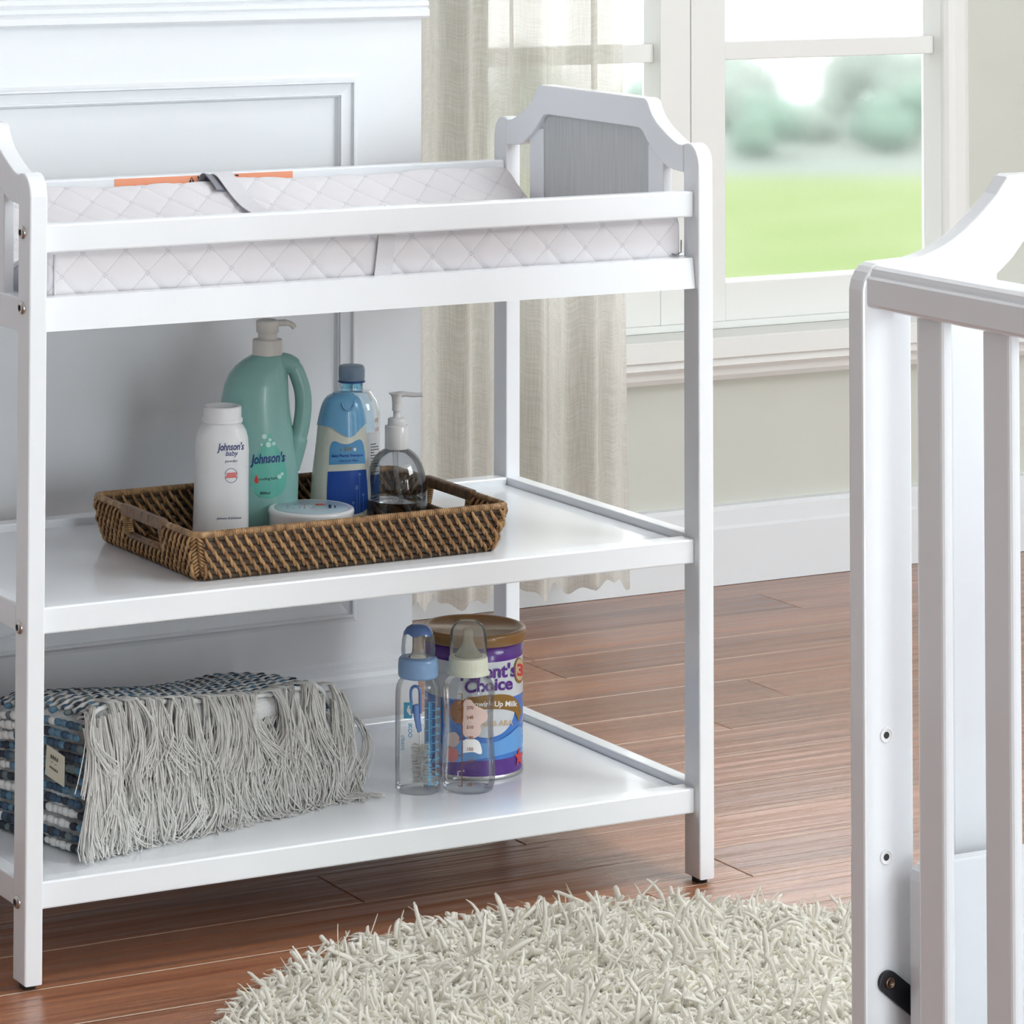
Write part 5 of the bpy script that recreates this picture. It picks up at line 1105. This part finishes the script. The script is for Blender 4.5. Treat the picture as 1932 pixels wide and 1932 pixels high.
# fringe: clumped strands rooted along the front edge in three tiers
tiers = [(0.985, 60, 20, 0.100, 0.0), (0.80, 52, 11, 0.090, 0.002), (0.62, 56, 17, 0.095, 0.004), (0.42, 54, 13, 0.066, 0.006)]
SV = []; SF = []; off_ = 0; seg = 9; kk = 3
for hf, nt, per_, length, inset in tiers:
    for t_ in range(nt):
        u0 = BW * (t_ + 0.5) / nt + RNG.normal() * 0.0022; h0 = hgt(min(max(u0, 0), BW), 0) * hf
        vj = RNG.uniform(0, 0.020) + 0.010 * (math.sin(u0 * 43) * 0.5 + 0.5); lean = RNG.normal() * 0.16 + 0.10; cv = RNG.normal() * 0.018; ln = length * RNG.uniform(0.82, 1.15); bulge = RNG.uniform(0.006, 0.017); base_flare = 0.0
        for s_ in range(per_):
            sp = RNG.normal(size=3) * 0.0021; l = ln * RNG.uniform(0.85, 1.08); ph = RNG.uniform(0, 6.28); am = RNG.uniform(0.0003, 0.0024); sp2 = RNG.normal() * 0.0085; bl = bulge * RNG.uniform(0.5, 1.3)
            pts = []
            for i in range(seg + 1):
                t = i / seg; s = t * l
                uu = u0 + sp[0] * (0.4 + 0.9 * t) + sp2 * t * t + lean * s * 0.5 + cv * math.sin(t * 3.0) + am * math.sin(ph + t * 9)
                start = 0.008 + vj if hf > 0.9 else 0.0
                if hf > 0.9 and t < 0.25:                        # first goes out over the rounded top edge
                    a = t / 0.25; vv = start * (1 - a) - 0.002 - bl * 0.35 * a; zz = h0 + 0.006 * math.sin(a * 2.2) + 0.003
                else:
                    a = (t - 0.25) / 0.75 if hf > 0.9 else t; vv = -0.002 - bl * (0.35 + 0.9 * math.sin(min(a * 1.5, 1.57))) if hf > 0.9 else -0.001 - bl * math.sin(min(a * 2.2, 1.57)); zz = (h0 + 0.003) - (l * (0.78 if hf > 0.9 else 1.0)) * a
                vv += sp[1] * 0.8 + am * 0.7 * math.cos(ph + t * 8) - inset * a
                if zz < 0.0022:
                    ex_ = 0.0022 - zz; vv -= ex_ * 0.7; uu += ex_ * 0.25 * (1 if sp2 > 0 else -1); zz = 0.0012 + abs(sp[2]) * 0.6
                pts.append(bw(uu, vv, zz))
            SV.append(pts)
# the long tassels that spill from the near left corner
for t_ in range(9):
    u0 = -0.006 + 0.006 * t_; 
    for s_ in range(24):
        pts = []; spx, spy, spz = RNG.normal(size=3) * 0.0030; l = 0.150 * RNG.uniform(0.86, 1.05); fl_ = RNG.uniform(0.4, 1.2)
        for i in range(seg + 1):
            t = i / seg; z = hgt(max(u0, 0), 0) * 0.97 - l * t; uu = u0 + spx * (0.5 + t) + 0.006 * math.sin(t * 5 + t_) - 0.004 * t; vv = -0.006 - 0.010 * math.sin(t * 2.4) + spy * 0.8
            if z < 0.012: e_ = 0.012 - z; vv -= e_ * 0.9 * fl_; uu -= e_ * 0.35 * fl_; z = max(0.0015 + abs(spz) * 0.8, 0.012 - e_ * 0.9)
            pts.append(bw(uu, vv, z))
        SV.append(pts)
A = np.array([[tuple(p) for p in s] for s in SV]); n = len(A); T_ = np.gradient(A, axis=1); T_ /= np.linalg.norm(T_, axis=2)[..., None] + 1e-9
ref = RNG.normal(size=(n, 1, 3)); S = ref - (ref * T_).sum(2)[..., None] * T_; S /= np.linalg.norm(S, axis=2)[..., None]; B = np.cross(T_, S)
rad = RNG.uniform(0.00065, 0.00100, (n, 1, 1)); V = np.stack([A + (S * math.cos(2 * PI * a / kk) + B * math.sin(2 * PI * a / kk)) * rad for a in range(kk)], 2)
base = (np.arange(n) * (seg + 1) * kk)[:, None]; F = []
for i in range(seg):
    for a in range(kk): b = (a + 1) % kk; F.append(np.concatenate([base + i * kk + a, base + i * kk + b, base + (i + 1) * kk + b, base + (i + 1) * kk + a], 1))
np_mesh('fringe', V.reshape(-1, 3), np.stack(F, 1).reshape(-1, 4), ['fringe'], th)['kind'] = 'stuff'
# cloth label sewn to the left end
mb = MB(); lb = [bw(-0.0085, 0.030 - 0.0, 0.108), bw(-0.0085, 0.062, 0.116), bw(-0.0090, 0.064, 0.082), bw(-0.0090, 0.030, 0.074)]
mb.add([tuple(p) for p in lb] + [tuple(p + E1 * 0.0012) for p in lb], [(0, 1, 2, 3), (7, 6, 5, 4), (0, 4, 5, 1), (1, 5, 6, 2), (2, 6, 7, 3), (3, 7, 4, 0)]); cl = tag(mb.build('cloth_label', 'tag_cloth', th), 'small ecru cloth label')
def onlab(x, y):
    p = bw(-0.0092, 0.047 - x, 0.095 + y - x * 0.24); return p
mb = MB()
for k in range(4): add_flat(mb, poly_bm([(0, 0), (0.0020, 0), (0.0024, 0.0042), (0.0006, 0.0044)]), onlab, 0, 0, (1, 1), (-0.0070 + k * 0.0036, 0.0060))
for k in range(6): add_flat(mb, poly_bm([(0, 0), (0.0014, 0), (0.0016, 0.0026), (0.0002, 0.0028)]), onlab, 0, 0, (1, 1), (-0.0085 + k * 0.0026, -0.0060))
for k in range(2): add_flat(mb, poly_bm([(0, 0), (0.0030, 0), (0.0030, 0.0007), (0, 0.0007)]), onlab, 0, 0, (1, 1), (-0.0060 + k * 0.0070, 0.0015))
mb.build('label_lettering', 'ink', cl)
# ------------------------------------------------------------------ tidy
for o in SC.objects:
    if '_w' in o: del o['_w']
